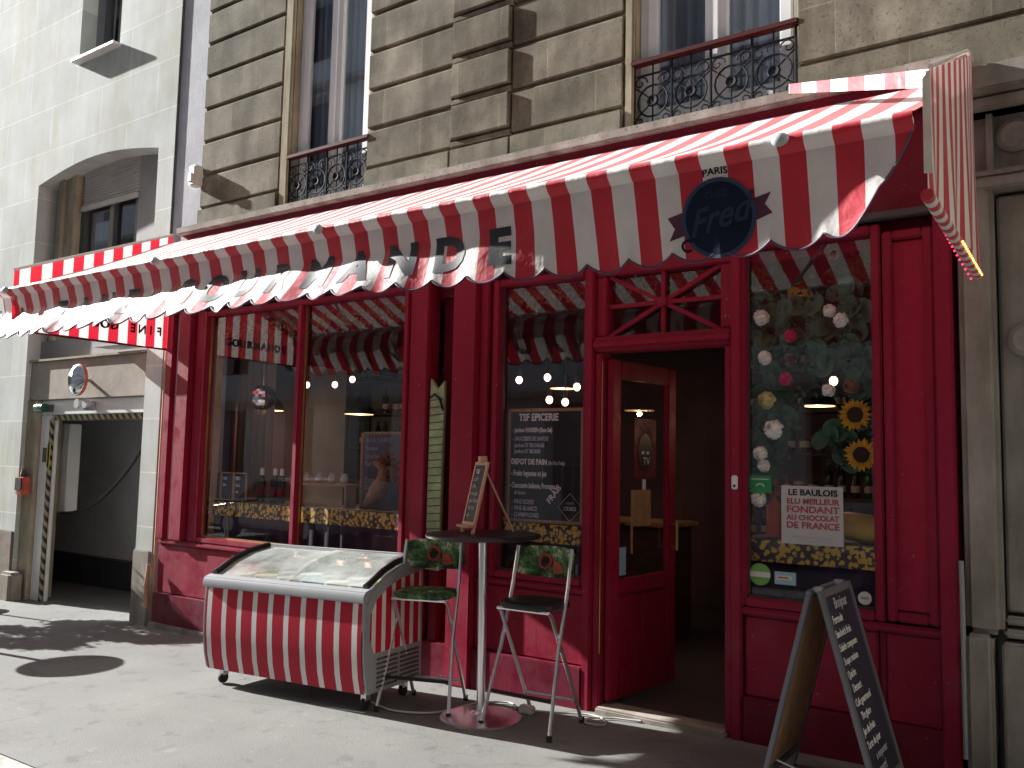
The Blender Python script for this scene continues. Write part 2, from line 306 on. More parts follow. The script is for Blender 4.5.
class MB:
    def __init__(s): s.v = []; s.f = []
    def add(s, v, f):
        n = len(s.v); s.v += [tuple(p) for p in v]; s.f += [tuple(i + n for i in q) for q in f]; return s
    def box(s, x0, x1, y0, y1, z0, z1):
        return s.add([(x0, y0, z0), (x1, y0, z0), (x1, y1, z0), (x0, y1, z0), (x0, y0, z1), (x1, y0, z1), (x1, y1, z1), (x0, y1, z1)],
                     [(0, 3, 2, 1), (4, 5, 6, 7), (0, 1, 5, 4), (1, 2, 6, 5), (2, 3, 7, 6), (3, 0, 4, 7)])
    def obox(s, c, ux, uy, uz, hx, hy, hz):
        c, ux, uy, uz = Vector(c), Vector(ux).normalized(), Vector(uy).normalized(), Vector(uz).normalized()
        v = [c + ux * hx * a + uy * hy * b + uz * hz * d for d in (-1, 1) for b in (-1, 1) for a in (-1, 1)]
        return s.add(v, [(0, 2, 3, 1), (4, 5, 7, 6), (0, 1, 5, 4), (1, 3, 7, 5), (3, 2, 6, 7), (2, 0, 4, 6)])
    def grid(s, fn, nu, nv):
        v = [fn(i / nu, j / nv) for j in range(nv + 1) for i in range(nu + 1)]
        return s.add(v, [(j * (nu + 1) + i, j * (nu + 1) + i + 1, (j + 1) * (nu + 1) + i + 1, (j + 1) * (nu + 1) + i) for j in range(nv) for i in range(nu)])
    def tube(s, pts, r, n=8, cap=True, radii=None, closed=False):
        pts = [Vector(p) for p in pts]; rings = []; up = None
        for i, p in enumerate(pts):
            if closed: t = pts[(i + 1) % len(pts)] - pts[i - 1]
            else: t = (pts[min(i + 1, len(pts) - 1)] - pts[max(i - 1, 0)])
            t.normalize()
            if up is None:
                a = Vector((0, 0, 1)) if abs(t.z) < .9 else Vector((1, 0, 0)); up = (a - t * a.dot(t)).normalized()
            else: up = (up - t * up.dot(t)).normalized()
            b = t.cross(up); rr = radii[i] if radii else r
            rings.append([p + (up * math.cos(2 * PI * k / n) + b * math.sin(2 * PI * k / n)) * rr for k in range(n)])
        m = len(pts); v = [q for rg in rings for q in rg]; f = []
        for i in range(m if closed else m - 1):
            j = (i + 1) % m
            for k in range(n): f.append((i * n + k, i * n + (k + 1) % n, j * n + (k + 1) % n, j * n + k))
        if cap and not closed: f.append(tuple(reversed(range(n)))); f.append(tuple((m - 1) * n + k for k in range(n)))
        return s.add(v, f)
    def lathe(s, prof, c=(0, 0, 0), n=16, axis='Z'):
        v = []
        for r, h in prof:
            for k in range(n):
                a = 2 * PI * k / n; x, y = r * math.cos(a), r * math.sin(a)
                p = (x, y, h) if axis == 'Z' else ((x, -h, y) if axis == 'Y' else (h, x, y))
                v.append((p[0] + c[0], p[1] + c[1], p[2] + c[2]))
        f = [(i * n + k, i * n + (k + 1) % n, (i + 1) * n + (k + 1) % n, (i + 1) * n + k) for i in range(len(prof) - 1) for k in range(n)]
        f.append(tuple(reversed(range(n)))); f.append(tuple((len(prof) - 1) * n + k for k in range(n)))
        return s.add(v, f)
    def prism(s, poly, y0, y1):   # poly in (x,z), extruded along y
        n = len(poly); v = [(x, y0, z) for x, z in poly] + [(x, y1, z) for x, z in poly]
        return s.add(v, [tuple(range(n)), tuple(reversed(range(n, 2 * n)))] + [(i, i + n, (i + 1) % n + n, (i + 1) % n) for i in range(n)])
    def prism_x(s, poly, x0, x1):  # poly in (y,z)
        n = len(poly); v = [(x0, y, z) for y, z in poly] + [(x1, y, z) for y, z in poly]
        return s.add(v, [tuple(range(n)), tuple(reversed(range(n, 2 * n)))] + [(i, i + n, (i + 1) % n + n, (i + 1) % n) for i in range(n)])
    def ball(s, c, r, n=8, m=6, sq=(1, 1, 1)):
        v = []; f = []
        for j in range(m + 1):
            th = PI * j / m
            for i in range(n):
                a = 2 * PI * i / n; v.append((c[0] + r * sq[0] * math.sin(th) * math.cos(a), c[1] + r * sq[1] * math.sin(th) * math.sin(a), c[2] + r * sq[2] * math.cos(th)))
        for j in range(m):
            for i in range(n): f.append((j * n + i, j * n + (i + 1) % n, (j + 1) * n + (i + 1) % n, (j + 1) * n + i))
        return s.add(v, f)
    def build(s, name, mat, parent=None, smooth=False, bevel=0, seg=2):
        if name in SPLIT and not getattr(s, 'whole', False):
            cl = clusters(s.v, s.f, .04)
            if len(cl) > 1:
                o = None
                for c in cl:
                    idx = sorted(c); mp = {a: b for b, a in enumerate(idx)}; t_ = MB(); t_.whole = True
                    t_.v = [s.v[i] for i in idx]; t_.f = [tuple(mp[i] for i in q) for q in s.f if q[0] in mp]
                    o = t_.build(name, mat, parent, smooth, bevel, seg)
                return o
        me = bpy.data.meshes.new(name); me.from_pydata(s.v, [], s.f); me.materials.append(M[mat] if isinstance(mat, str) else mat)
        bm = bmesh.new(); bm.from_mesh(me); bmesh.ops.remove_doubles(bm, verts=bm.verts, dist=1e-6) if smooth else None
        bmesh.ops.recalc_face_normals(bm, faces=bm.faces)
        if bevel: bmesh.ops.bevel(bm, geom=[e for e in bm.edges if e.is_manifold and e.calc_face_angle(0) > .5], offset=bevel, segments=seg, affect='EDGES', clamp_overlap=True)
        bm.to_mesh(me); bm.free()
        if smooth:
            me.polygons.foreach_set('use_smooth', [True] * len(me.polygons)); me.update()
            try: me.set_sharp_from_angle(angle=math.radians(38))
            except Exception: pass
        o = bpy.data.objects.new(name, me); C.objects.link(o)
        if parent: o.parent = parent
        return o
def tag(o, label=None, cat=None, group=None, kind=None):
    if label: o['label'] = label
    if cat: o['category'] = cat
    if group: o['group'] = group
    if kind: o['kind'] = kind
    return o
def thing(name, label, cat, group=None):
    o = bpy.data.objects.new(name, None); C.objects.link(o); o.empty_display_size = .1
    return tag(o, label, cat, group)
def kids(o): return [c for c in C.objects if c.parent == o]
def rebase(root, loc):          # parts were modelled in world space: put the empty at its base
    loc = Vector(loc); seen = set()
    def rec(o):
        for c in kids(o):
            if c.type == 'LIGHT': c.location = Vector(c.location) - loc
            elif c.data and c.data.name not in seen: c.data.transform(Matrix.Translation(-loc)); seen.add(c.data.name)
            rec(c)
    rec(root); root.location = loc; return root
def dup(o, parent=None):
    c = o.copy(); C.objects.link(c); c.parent = parent
    for ch in kids(o): dup(ch, c)
    return c
TILT = .013
def gz(x): return TILT * (x + 2.2)
def place(root, x, y, rz=0, z=None):
    root.matrix_basis = Matrix.Translation((x, y, gz(x) if z is None else z)) @ Matrix.Rotation(-math.atan(TILT), 4, 'Y') @ Matrix.Rotation(rz, 4, 'Z'); return root
def text(name, s, size, O, U, V, mat, parent=None, sx=1.0, bold=0.0, align='LEFT', fn=None, cuts=0, shear=0, N=None, th=.0015):
    cu = bpy.data.curves.new('lettering', 'FONT'); cu.body = s; cu.size = size; cu.align_x = align; cu.offset = bold; cu.extrude = th / 2 if not fn else 0; cu.shear = shear; cu.resolution_u = 3
    to = bpy.data.objects.new('lettering_source', cu); C.objects.link(to)
    dg = bpy.context.evaluated_depsgraph_get(); me = bpy.data.meshes.new_from_object(to.evaluated_get(dg)); bpy.data.objects.remove(to); bpy.data.curves.remove(cu)
    O, U, V = Vector(O), Vector(U).normalized(), Vector(V).normalized(); N = U.cross(V)
    if cuts:
        bm = bmesh.new(); bm.from_mesh(me); bmesh.ops.triangulate(bm, faces=bm.faces)
        for _ in range(cuts):
            es = [e for e in bm.edges if e.calc_length() > size * .12]
            if es: bmesh.ops.subdivide_edges(bm, edges=es, cuts=1); bmesh.ops.triangulate(bm, faces=bm.faces)
        bm.to_mesh(me); bm.free()
    for v in me.vertices:
        v.co = fn(v.co.x * sx, v.co.y) if fn else O + U * v.co.x * sx + V * v.co.y + N * v.co.z
    me.materials.clear(); me.materials.append(M[mat]); me.name = name
    o = bpy.data.objects.new(name, me); C.objects.link(o)
    if parent: o.parent = parent
    return o
def wallrect(mb, x0, x1, z0, z1, holes, y0, y1):
    xs = sorted({x0, x1, *[h[0] for h in holes], *[h[1] for h in holes]}); xs = [x for x in xs if x0 <= x <= x1]
    for a, b in zip(xs, xs[1:]):
        mid = (a + b) / 2; hs = sorted([(h[2], h[3]) for h in holes if h[0] < mid < h[1]]); z = z0
        for h0, h1 in hs:
            if h0 > z: mb.box(a, b, y0, y1, z, h0)
            z = max(z, h1)
        if z < z1: mb.box(a, b, y0, y1, z, z1)

# ------------------------------------------------------------------ ground
def sheet(name, x0, x1, y0, y1, dz, mat, nx=40):
    mb = MB(); mb.grid(lambda u, v: (x0 + (x1 - x0) * u, y0 + (y1 - y0) * v, gz(x0 + (x1 - x0) * u) + dz), nx, 2)
    return tag(mb.build(name, mat), kind='structure')
sheet('pavement', -45, 25, -2.58, .35, 0, 'pave')
sheet('road', -250, 250, -250, -2.5, -.13, 'road')
kb = MB(); x = -45.
while x < 25:
    e = x + 1.0
    kb.add([(a, b, gz(a) + c) for c in (-.2, .006) for a, b in ((x + .006, -2.76), (e - .006, -2.76), (e - .006, -2.585), (x + .006, -2.585))], [(0, 3, 2, 1), (4, 5, 6, 7), (0, 1, 5, 4), (1, 2, 6, 5), (2, 3, 7, 6), (3, 0, 4, 7)]); x = e
tag(kb.build('kerb', 'kerb', bevel=.012), kind='structure')
sheet('far_pavement', -45, 30, -12, -9.6, -.02, 'pave')

# ------------------------------------------------------------------ stone building above the shop
sb = thing('stone_building', 'brown weathered stone building with rusticated blocks above the red shopfront', 'building')
mb = MB()
def blocks(x0, x1, ztop=9.2, y=0.0, dep=.035, gap=.022, joints=True, z0=3.875):
    z = z0; k = 0
    while z < ztop:
        xs = [x0]
        if joints and x1 - x0 > .6:
            xs.append(x0 + (x1 - x0) * (.62 if k % 2 else .34))
        xs.append(x1)
        for i in range(len(xs) - 1):
            a = xs[i] + (.0009 if i else 0); b = xs[i + 1] - (.0009 if i < len(xs) - 2 else 0)
            j = random.uniform(-.003, .003)
            # chamfered block
            c = gap * .6; zb, zt = z + gap * .5, z + .325 - gap * .5
            mb.add([(a, y + j, zb + c * .3), (b, y + j, zb + c * .3), (b, y + j, zt - c), (a, y + j, zt - c), (a, y + dep, zb), (b, y + dep, zb), (b, y + dep, zt), (a, y + dep, zt)],
                   [(0, 1, 2, 3), (0, 4, 5, 1), (1, 5, 6, 2), (2, 6, 7, 3), (3, 7, 4, 0)])
        z += .325; k += 1
blocks(-7.14, -6.02, joints=False); blocks(-4.95, -4.07, joints=False); blocks(-3.51, -2.62, joints=False)
z = 3.875
while z < 9.2:
    mb.box(-4.065, -3.515, -.012, .04, z, z + .04)
    mb.obox((-3.79, .0, z + .185), (1, 0, 0), (0, 1, 0), (0, 0, 1), .262, .03, .125); z += .325
mb.build('rusticated_wall', 'stone', sb, bevel=.006, seg=1)
mb = MB()
for a, b in ((-7.14, -5.9), (-4.95, -2.54), (-1.47, 3.2)): mb.box(a, b, .035, .55, 3.4, 9.4)
mb.box(-5.9, -4.95, .035, .55, 6.6, 9.4); mb.box(-2.54, -1.47, .035, .55, 6.6, 9.4)
mb.box(-5.9, -4.95, .30, .55, 3.4, 3.68); mb.box(-2.54, -1.47, .30, .55, 3.4, 3.68)
mb.build('backing_wall', 'stone_trim', sb)
mb = MB()
mb.box(-6.0, -5.9, -.008, .034, 3.68, 6.6); mb.box(-2.6, -2.54, -.008, .034, 3.68, 6.6)
mb.build('window_surround', 'stone_trim', sb, bevel=.01)
mb = MB(); mb.box(-1.47, 3.2, -.004, .034, 3.88, 4.62); mb.box(-1.47, 3.2, -.004, .034, 4.65, 9.2); mb.build('plain_wall', 'stone', sb, bevel=.008)
mb = MB()
for a, b in ((-7.14, -6.02), (-4.95, -4.07), (-4.06, -3.52), (-3.51, -2.62)): mb.box(a, b, -.022, .034, 3.60, 3.855)
mb.box(-1.47, 3.2, -.02, .034, 3.6, 3.85)
mb.build('base_course', 'stone', sb, bevel=.006)
mb = MB(); mb.box(-7.2, -.62, -.20, .034, 3.585, 3.65); mb.build('ledge', 'ledge', sb, bevel=.01)
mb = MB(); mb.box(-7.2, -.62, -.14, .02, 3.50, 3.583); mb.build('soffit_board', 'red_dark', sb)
def french_window(x0, x1, zc=5.9):
    fr = MB(); y = .10; z0 = 3.685; w = x1 - x0
    fr.box(x0, x0 + .06, y, y + .07, z0, 6.6); fr.box(x1 - .06, x1, y, y + .07, z0, 6.6)
    fr.box(x0 + .06, x1 - .06, y, y + .07, z0, z0 + .06); fr.box(x0 + .06, x1 - .06, y, y + .07, 6.5, 6.6)
    for a, b in ((x0 + .06, x0 + w / 2), (x0 + w / 2, x1 - .06)):
        fr.box(a + .002, a + .075, y - .02, y + .03, z0 + .062, 6.49); fr.box(b - .075, b - .002, y - .02, y + .03, z0 + .062, 6.49)
        fr.box(a + .075, b - .075, y - .02, y + .03, z0 + .062, z0 + .16); fr.box(a + .075, b - .075, y - .02, y + .03, 6.4, 6.49)
    fr.box(x0 + w / 2 - .02, x0 + w / 2 + .02, y - .035, y - .021, z0 + .07, 6.48)
    wn = fr.build('window_frame', 'pvc', sb, bevel=.006)
    g = MB()
    for a, b in ((x0 + .135, x0 + w / 2 - .075), (x0 + w / 2 + .075, x1 - .135)): g.add([(a, y + .005, z0 + .16), (b, y + .005, z0 + .16), (b, y + .005, 6.4), (a, y + .005, 6.4)], [(0, 1, 2, 3)])
    g.build('pane', 'glass_up', wn)
    c = MB()
    c.grid(lambda u, v: (x0 + .04 + u * (w - .08), y + .13 + .022 * math.sin(u * 66 + math.sin(u * 9)) , 3.7 + v * 2.9), 90, 3)
    c.build('curtain', 'curtain', wn, smooth=True)
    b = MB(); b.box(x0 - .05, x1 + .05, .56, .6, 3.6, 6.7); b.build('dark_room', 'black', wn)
french_window(-5.9, -4.95); french_window(-2.54, -1.47)
def railing(x0, x1):
    y = .02; z0, z1 = 3.70, 4.13; n = 4; w = x1 - x0; cw = w / n; m = MB()
    m.tube([(x0, y, z0), (x1, y, z0)], .009, 6); m.tube([(x0, y, z1 - .07), (x1, y, z1 - .07)], .008, 6)
    for i in range(n + 1):
        xx = x0 + i * cw; m.tube([(xx, y, z0), (xx, y, z1)], .009, 6)
        if i < n: m.tube([(xx + cw / 2, y, z0), (xx + cw / 2, y, z1)], .006, 6)
    for i in range(n):
        cx = x0 + (i + .5) * cw; cz = (z0 + z1 - .07) / 2
        m.tube([(cx + .105 * math.cos(a * PI / 8), y, cz + .105 * math.sin(a * PI / 8)) for a in range(16)], .007, 5, closed=True)
        m.tube([(cx + .03 * math.cos(a * PI / 4), y, cz + .03 * math.sin(a * PI / 4)) for a in range(8)], .014, 5, closed=True)
        for k in range(4):
            a = PI / 4 + k * PI / 2
            m.tube([(cx + .03 * math.cos(a), y, cz + .03 * math.sin(a)), (cx + .2 * math.cos(a), y, cz + .2 * math.sin(a) * .85)], .005, 5)
            sx_, sz_ = math.copysign(1, math.cos(a)), math.copysign(1, math.sin(a))
            m.tube([(cx + sx_ * (cw / 2 - .045 - r_ * math.cos(t)), y - .004, cz + sz_ * (.13 + r_ * math.sin(t))) for t, r_ in [(q * .55, .05 - q * .0032) for q in range(14)]], .0055, 5)
    rl = m.build('balcony_railing', 'iron', sb)
    h = MB(); h.box(x0 - .02, x1 + .02, y - .03, y + .03, z1, z1 + .035); h.build('handrail', 'handrail', rl, bevel=.006)
railing(-5.9, -4.95); railing(-2.54, -1.49)
# junction box on the corner
m = MB(); m.box(-7.2, -7.1, -.10, .0, 4.08, 4.28); m.box(-7.17, -7.1, -.13, -.1, 4.1, 4.2)
jb = m.build('junction_box', 'offwhite', bevel=.012); tag(jb, 'small pale junction box fixed to the stone corner above the awning', 'junction box')
rebase(sb, (-3, 0, 3.4))

# ------------------------------------------------------------------ left pale building
lb = thing('pale_building', 'pale cream ashlar building with an arched window and a garage entrance left of the shop', 'building')
m = MB(); AX0, AX1 = -10.25, -7.87
wallrect(m, -30, -7.6, -.35, 10, [(-9.53, -8.71, 5.93, 7.6), (AX0, AX1, 2.1, 4.62), (AX0, AX1, -.35, 2.1)], 0, .35)
# segmental arch head
N = 16; poly = [(AX0, 4.62)] + [(AX0 + (AX1 - AX0) * i / N, 4.62 + .14 * math.sin(PI * i / N)) for i in range(1, N)] + [(AX1, 4.62)]
m2 = MB()
wl = m.build('wall', 'ashlar', lb)
# carve the arch: the wall above stops at 4.62 only over the opening, so rebuild that band
bpy.data.objects.remove(wl)
m = MB()
wallrect(m, -30, -7.6, -.35, 10, [(-9.53, -8.71, 5.93, 7.6), (AX0, AX1, -.35, 4.9)], 0, .35)
for i in range(N):
    xa, xb = AX0 + (AX1 - AX0) * i / N, AX0 + (AX1 - AX0) * (i + 1) / N
    za, zb = 4.62 + .14 * math.sin(PI * i / N), 4.62 + .14 * math.sin(PI * (i + 1) / N)
    m.add([(xa, 0, za), (xb, 0, zb), (xb, 0, 4.9), (xa, 0, 4.9), (xa, .35, za), (xb, .35, zb), (xb, .35, 4.9), (xa, .35, 4.9)],
          [(0, 1, 2, 3), (7, 6, 5, 4), (0, 4, 5, 1), (3, 2, 6, 7)])
m.build('wall', 'ashlar', lb)
m = MB(); m.box(-7.6, -7.14, .022, .4, -.3, 10); m.build('render_strip', 'render', lb)
m = MB(); m.tube([(-7.59, .012, 2.7), (-7.59, .012, 9.8)], .010, 8); m.build('joint_cover', 'grey_dk', lb)
# small upper window
m = MB(); m.box(-9.54, -8.68, -.095, .03, 5.895, 5.93); m.build('window_sill', 'white', lb, bevel=.005)
m = MB(); m.box(-9.53, -9.33, .18, .25, 5.93, 7.6); m.build('window_shutter_panel', 'panel_grey', lb)
m = MB()
for a, b, c, d in ((-9.33, -9.28, 5.93, 7.6), (-8.76, -8.71, 5.93, 7.6), (-9.28, -8.76, 5.93, 6.02)): m.box(a, b, .16, .23, c, d)
m.box(-9.04, -9.0, .165, .225, 6.02, 7.6)
wf = m.build('window_frame', 'grey_dk', lb); m = MB(); m.add([(-9.28, .2, 6.0), (-8.76, .2, 6.0), (-8.76, .2, 7.6), (-9.28, .2, 7.6)], [(0, 1, 2, 3)]); m.build('pane', 'glass_up', wf)
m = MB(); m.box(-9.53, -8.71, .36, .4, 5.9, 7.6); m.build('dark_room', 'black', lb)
# big arched window
m = MB(); m.box(-10.25, -10.02, .22, .3, 2.8, 4.8); m.box(-8.54, -7.87, .22, .3, 2.8, 4.8); m.build('side_panel', 'panel_grey', lb)
m = MB(); m.box(-10.02, -9.93, .12, .3, 2.8, 4.8); m.box(-9.93, -9.72, .16, .3, 2.8, 4.8); m.build('window_post', 'stone_trim', lb)
m = MB()
for i in range(13): m.obox((-9.1, .235, 4.79 - i * .036), (1, 0, 0), (0, .9, -.3), (0, .3, .9), .555, .012, .014)
m.box(-9.66, -8.55, .2, .24, 4.28, 4.33)
m.build('roller_shutter', 'shutter', lb)
m = MB()
for a, b in ((-9.72, -9.64), (-9.12, -9.04), (-8.62, -8.54)): m.box(a, b, .24, .3, 2.8, 4.3)
wf = m.build('window_frame', 'grey_dk', lb); m = MB(); m.add([(-9.7, .29, 2.8), (-8.56, .29, 2.8), (-8.56, .29, 4.3), (-9.7, .29, 4.3)], [(0, 1, 2, 3)]); m.build('pane', 'glass_up', wf)
m = MB(); m.grid(lambda u, v: (-9.7 + u * .55, .36 + .012 * math.sin(u * 50), 2.8 + v * 1.5), 40, 2); m.build('curtain', 'curtain', wf, smooth=True)
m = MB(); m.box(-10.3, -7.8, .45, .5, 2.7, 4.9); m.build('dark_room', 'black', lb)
m = MB(); m.box(AX0 + .001, AX1 - .001, .15, .35, 2.56, 2.8); m.build('transom_panel', 'panel_grey', lb)
m = MB(); m.box(AX0 + .001, AX1 - .001, .06, .349, 2.115, 2.55); m.build('lintel', 'render_tan', lb, bevel=.006)
m = MB(); m.box(AX0 + .001, AX1 - .001, .03, .36, 2.552, 2.575); m.build('drip_moulding', 'stone_trim', lb)
m = MB(); m.box(-10.02, AX1 - .001, .10, .345, 1.95, 2.112); m.box(-10.02, -9.822, .10, .20, -.15, 1.948); m.box(-9.768, -9.735, .12, .15, -.15, 1.88)
gf = m.build('garage_frame', 'white', lb, bevel=.006)
m = MB(); m.box(-10.249, -10.022, .05, .34, -.2, 2.11); m.build('frame_pier', 'stone_trim', lb)
def hazard():
    mt, nt, p = newmat('hazard_stripes'); tc = nt.nodes.new('ShaderNodeTexCoord'); w_ = nt.nodes.new('ShaderNodeTexWave'); w_.inputs['Scale'].default_value = 5.5; w_.bands_direction = 'DIAGONAL'
    nt.links.new(tc.outputs['Object'], w_.inputs['Vector']); r = nt.nodes.new('ShaderNodeValToRGB'); r.color_ramp.interpolation = 'CONSTANT'; r.color_ramp.elements[1].position = .5
    r.color_ramp.elements[0].color = (.02, .02, .02, 1); r.color_ramp.elements[1].color = (.36, .31, .16, 1); nt.links.new(w_.outputs['Fac'], r.inputs[0]); nt.links.new(r.outputs[0], p.inputs['Base Color']); return mt
M['hazard'] = hazard()
m = MB(); m.box(-9.82, -9.785, .09, .13, -.12, 1.9); m.box(-9.77, AX1 - .002, .12, .3, 1.89, 1.949); m.build('hazard_strip', 'hazard', lb)
m = MB(); m.box(AX1, -7.6, -.03, .001, -.1, .62); m.build('pier_base', 'stone_right', lb, bevel=.01)
m = MB(); m.box(-30, AX0, -.03, -.001, -.3, .64); m.build('dado', 'dado', lb, bevel=.01)
m = MB(); m.box(-10.3, -10.05, -.12, .04, -.15, .2); m.build('wheel_guard', 'stone_right', lb, bevel=.03)
# garage interior
m = MB(); m.box(-14.2, -14.1, .35, 6, -.3, 2.6); m.box(-7.82, -7.75, .36, 6, -.3, 2.6); m.box(-14.1, -7.82, 1.3, 1.4, -.3, 2.6)
m.box(-14.1, -7.82, .36, 6, 2.45, 2.55); m.build('garage_wall', 'concrete_dk', lb)
m = MB(); m.box(-14.1, -7.82, 1.18, 1.299, -.3, .22); m.build('garage_kerb', 'grey_dk', lb)
tag(sheet('garage_floor', -14.1, -7.83, .35, 1.3, -.02, 'pave', 4), kind='structure')
m = MB(); m.box(-10.20, -9.88, .36, .5, .85, 1.86); bo = m.build('barrier_cabinet', 'white', bevel=.01); tag(bo, 'tall narrow white cabinet hanging inside the garage entrance', 'cabinet')
m = MB(); pts = []
for i in range(17):
    t = i / 16; pts.append((-8.10 - 1.80 * t, .33, 1.90 - 1.05 * (1 - (1 - t) ** 2.1)))
m.tube(pts, .016, 8); tag(m.build('hose', 'black', smooth=True), 'black hose drooping in a curve across the garage opening', 'hose')
m = MB(); m.lathe([(.02, 0), (.155, .01), (.165, .03), (.15, .05), (.1, .068), (.0, .075)], (-8.98, -.06, 2.3), 24, 'Y'); mi = thing('convex_mirror', 'oval silver and orange convex mirror on the lintel over the garage', 'mirror')
m.build('mirror_face', 'mirror', mi, smooth=True)
m = MB(); m.lathe([(.168, -.002), (.168, .02), (.16, .03)], (-8.98, -.06, 2.3), 24, 'Y'); m.build('housing', 'orange', mi)
m = MB(); m.tube([(-8.98, -.05, 2.3), (-8.98, .07, 2.3)], .02); m.build('bracket', 'grey', mi); rebase(mi, (-8.98, .06, 2.3))
gl = thing('warning_lamp', 'small dark green warning lamp at the top left of the garage frame', 'lamp')
m = MB(); m.lathe([(.0, -.09), (.05, -.08), (.055, 0), (.05, .08), (.0, .09)], (-9.85, .0, 2.02), 14, 'X'); m.build('lens', paint('green_lens', (.02, .09, .05), .2), gl, smooth=True)
m = MB(); m.box(-9.93, -9.77, .03, .1, 1.98, 2.06); m.build('base', 'grey_dk', gl); rebase(gl, (-9.85, .1, 2.02))
fl = thing('flood_light', 'small grey twin spotlight under the lintel above the garage opening', 'light')
m = MB(); m.box(-8.98, -8.9, .0, .09, 1.98, 2.08); m.build('base', 'grey', fl, bevel=.008)
for dx in (-.09, .07):
    m = MB(); m.lathe([(.025, 0), (.05, .05), (.05, .07)], (-8.94 + dx, .02, 2.05), 12, 'Y'); m.build('spot_head', 'grey_lt', fl, smooth=True)
rebase(fl, (-8.94, .1, 2.03))
ic = thing('entry_intercom', 'small dark intercom box with red casing left of the garage frame', 'intercom')
m = MB(); m.box(-10.22, -10.06, -.04, .05, 1.05, 1.25); m.build('casing', 'orange', ic, bevel=.01)
m = MB(); m.box(-10.21, -10.07, -.055, -.041, 1.1, 1.24); m.build('front_plate', 'black', ic, bevel=.004)
m = MB(); m.lathe([(.03, 0), (.035, .02), (.02, .09)], (-10.14, .0, 1.25), 10); m.build('beacon', 'grey_dk', ic); rebase(ic, (-10.14, .05, 1.05))
sg = thing('notice_plate', 'small black and yellow notice plates on the white garage post', 'sign')
m = MB(); m.box(-9.93, -9.86, .09, .099, 1.42, 1.58); m.build('black_plate', 'grey_dk', sg); m = MB(); m.box(-9.84, -9.78, .09, .099, 1.36, 1.62); m.build('yellow_plate', 'banana', sg); rebase(sg, (-9.87, .1, 1.4))
m = MB(); m.box(-8.5, -7.95, -.2, .06, 2.60, 2.62); tag(m.build('glass_shelf_canopy', 'grey_lt'), 'thin flat metal flap sticking out above the garage lintel', 'flap')
rebase(lb, (-9, .2, -.2))

# ------------------------------------------------------------------ right carved stone building
rb = thing('carved_stone_building', 'grey carved stone pier with rosettes right of the shopfront', 'building')
m = MB(); m.box(-.60, 4, .14, .6, -.1, 3.6); m.build('wall', 'stone_right', rb)
m = MB(); m.box(-.665, -.50, -.03, .2, .75, 3.0); m.build('pier', 'stone_right', rb, bevel=.03, seg=3)
m = MB(); m.box(-.665, -.545, -.07, .19, -.1, .75); m.build('pier_base', 'stone_right', rb, bevel=.02, seg=3)
m = MB()
m.box(-.49, 3, .06, .2, .86, 2.95); m.box(-.50, 3, .03, .2, .80, .84); m.box(-.50, 3, .0, .2, .74, .78); m.box(-.51, 3, -.03, .2, -.1, .72)
m.build('panel', 'stone_right', rb, bevel=.012)
m = MB()
for xc, z0, z1 in ((-.37, 1.25, 2.2),): m.box(xc - .012, xc + .012, .045, .059, z0, z1 - .06); m.box(xc + .03, xc + .05, .045, .059, z0, z1 - .06)
for z in (2.2,): m.lathe([(.075, 0), (.085, .02), (.06, .035), (.04, .025), (.0, .03)], (-.37, .058, z), 20, 'Y')
m.build('rosette', 'stone_right', rb, smooth=True)
m = MB()
for z0, z1, y in ((2.97, 3.03, -.04), (3.04, 3.08, -.0), (3.40, 3.46, -.02), (3.47, 3.60, -.1)): m.box(-.60, 3, y, .15, z0, z1)
m.build('cornice', 'stone_right', rb, bevel=.01)
m = MB(); m.lathe([(.085, 0), (.09, .02), (.065, .035), (.04, .025), (.0, .04)], (-.40, .14, 3.28), 20, 'Y'); m.box(-.53, -.50, .08, .14, 3.08, 3.4); m.build('carved_roundel', 'stone_right', rb, smooth=True)
rebase(rb, (0, .1, 0))

# ------------------------------------------------------------------ shopfront
sf = thing('shopfront', 'crimson painted wooden shopfront with large windows and a half open glazed door', 'shopfront')
ZT = 2.82
def panel(m, x0, x1, z0, z1, y=0, fr=.05, rec=.02, th=.09):     # frame-and-panel
    m.box(x0, x0 + fr, y, y + th, z0, z1); m.box(x1 - fr, x1, y, y + th, z0, z1)
    m.box(x0 + fr, x1 - fr, y, y + th, z0, z0 + fr); m.box(x0 + fr, x1 - fr, y, y + th, z1 - fr, z1)
m = MB()                                     # plinth
m.box(-7.5, -2.86, -.035, .09, -.12, .25); m.box(-1.8, -.69, -.035, .09, -.1, .25); m.build('plinth', 'red_dark', sf, bevel=.006)
m = MB(); m.box(-7.52, -2.86, -.06, .09, -.14, -.02); m.build('foot_kerb', 'stone_right', sf, bevel=.01)
m = MB(); m.box(-2.74, -1.9, -.06, .12, -.1, .035); m.build('door_step', 'stone_right', sf, bevel=.01)
# stall risers
m = MB()
for x0, x1 in ((-7.5, -6.0), (-6.0, -4.5), (-3.74, -2.86), (-1.8, -1.08)): m.box(x0 + .002, x1 - .002, .0, .09, .252, .70)
m.build('lower_panel', 'red', sf, bevel=.01)
m = MB()
for x0, x1 in ((-7.5, -4.35), (-3.74, -2.84), (-1.82, -.69)): m.box(x0, x1, -.02, .09, .702, .745)
m.build('dado_rail', 'red', sf, bevel=.012)
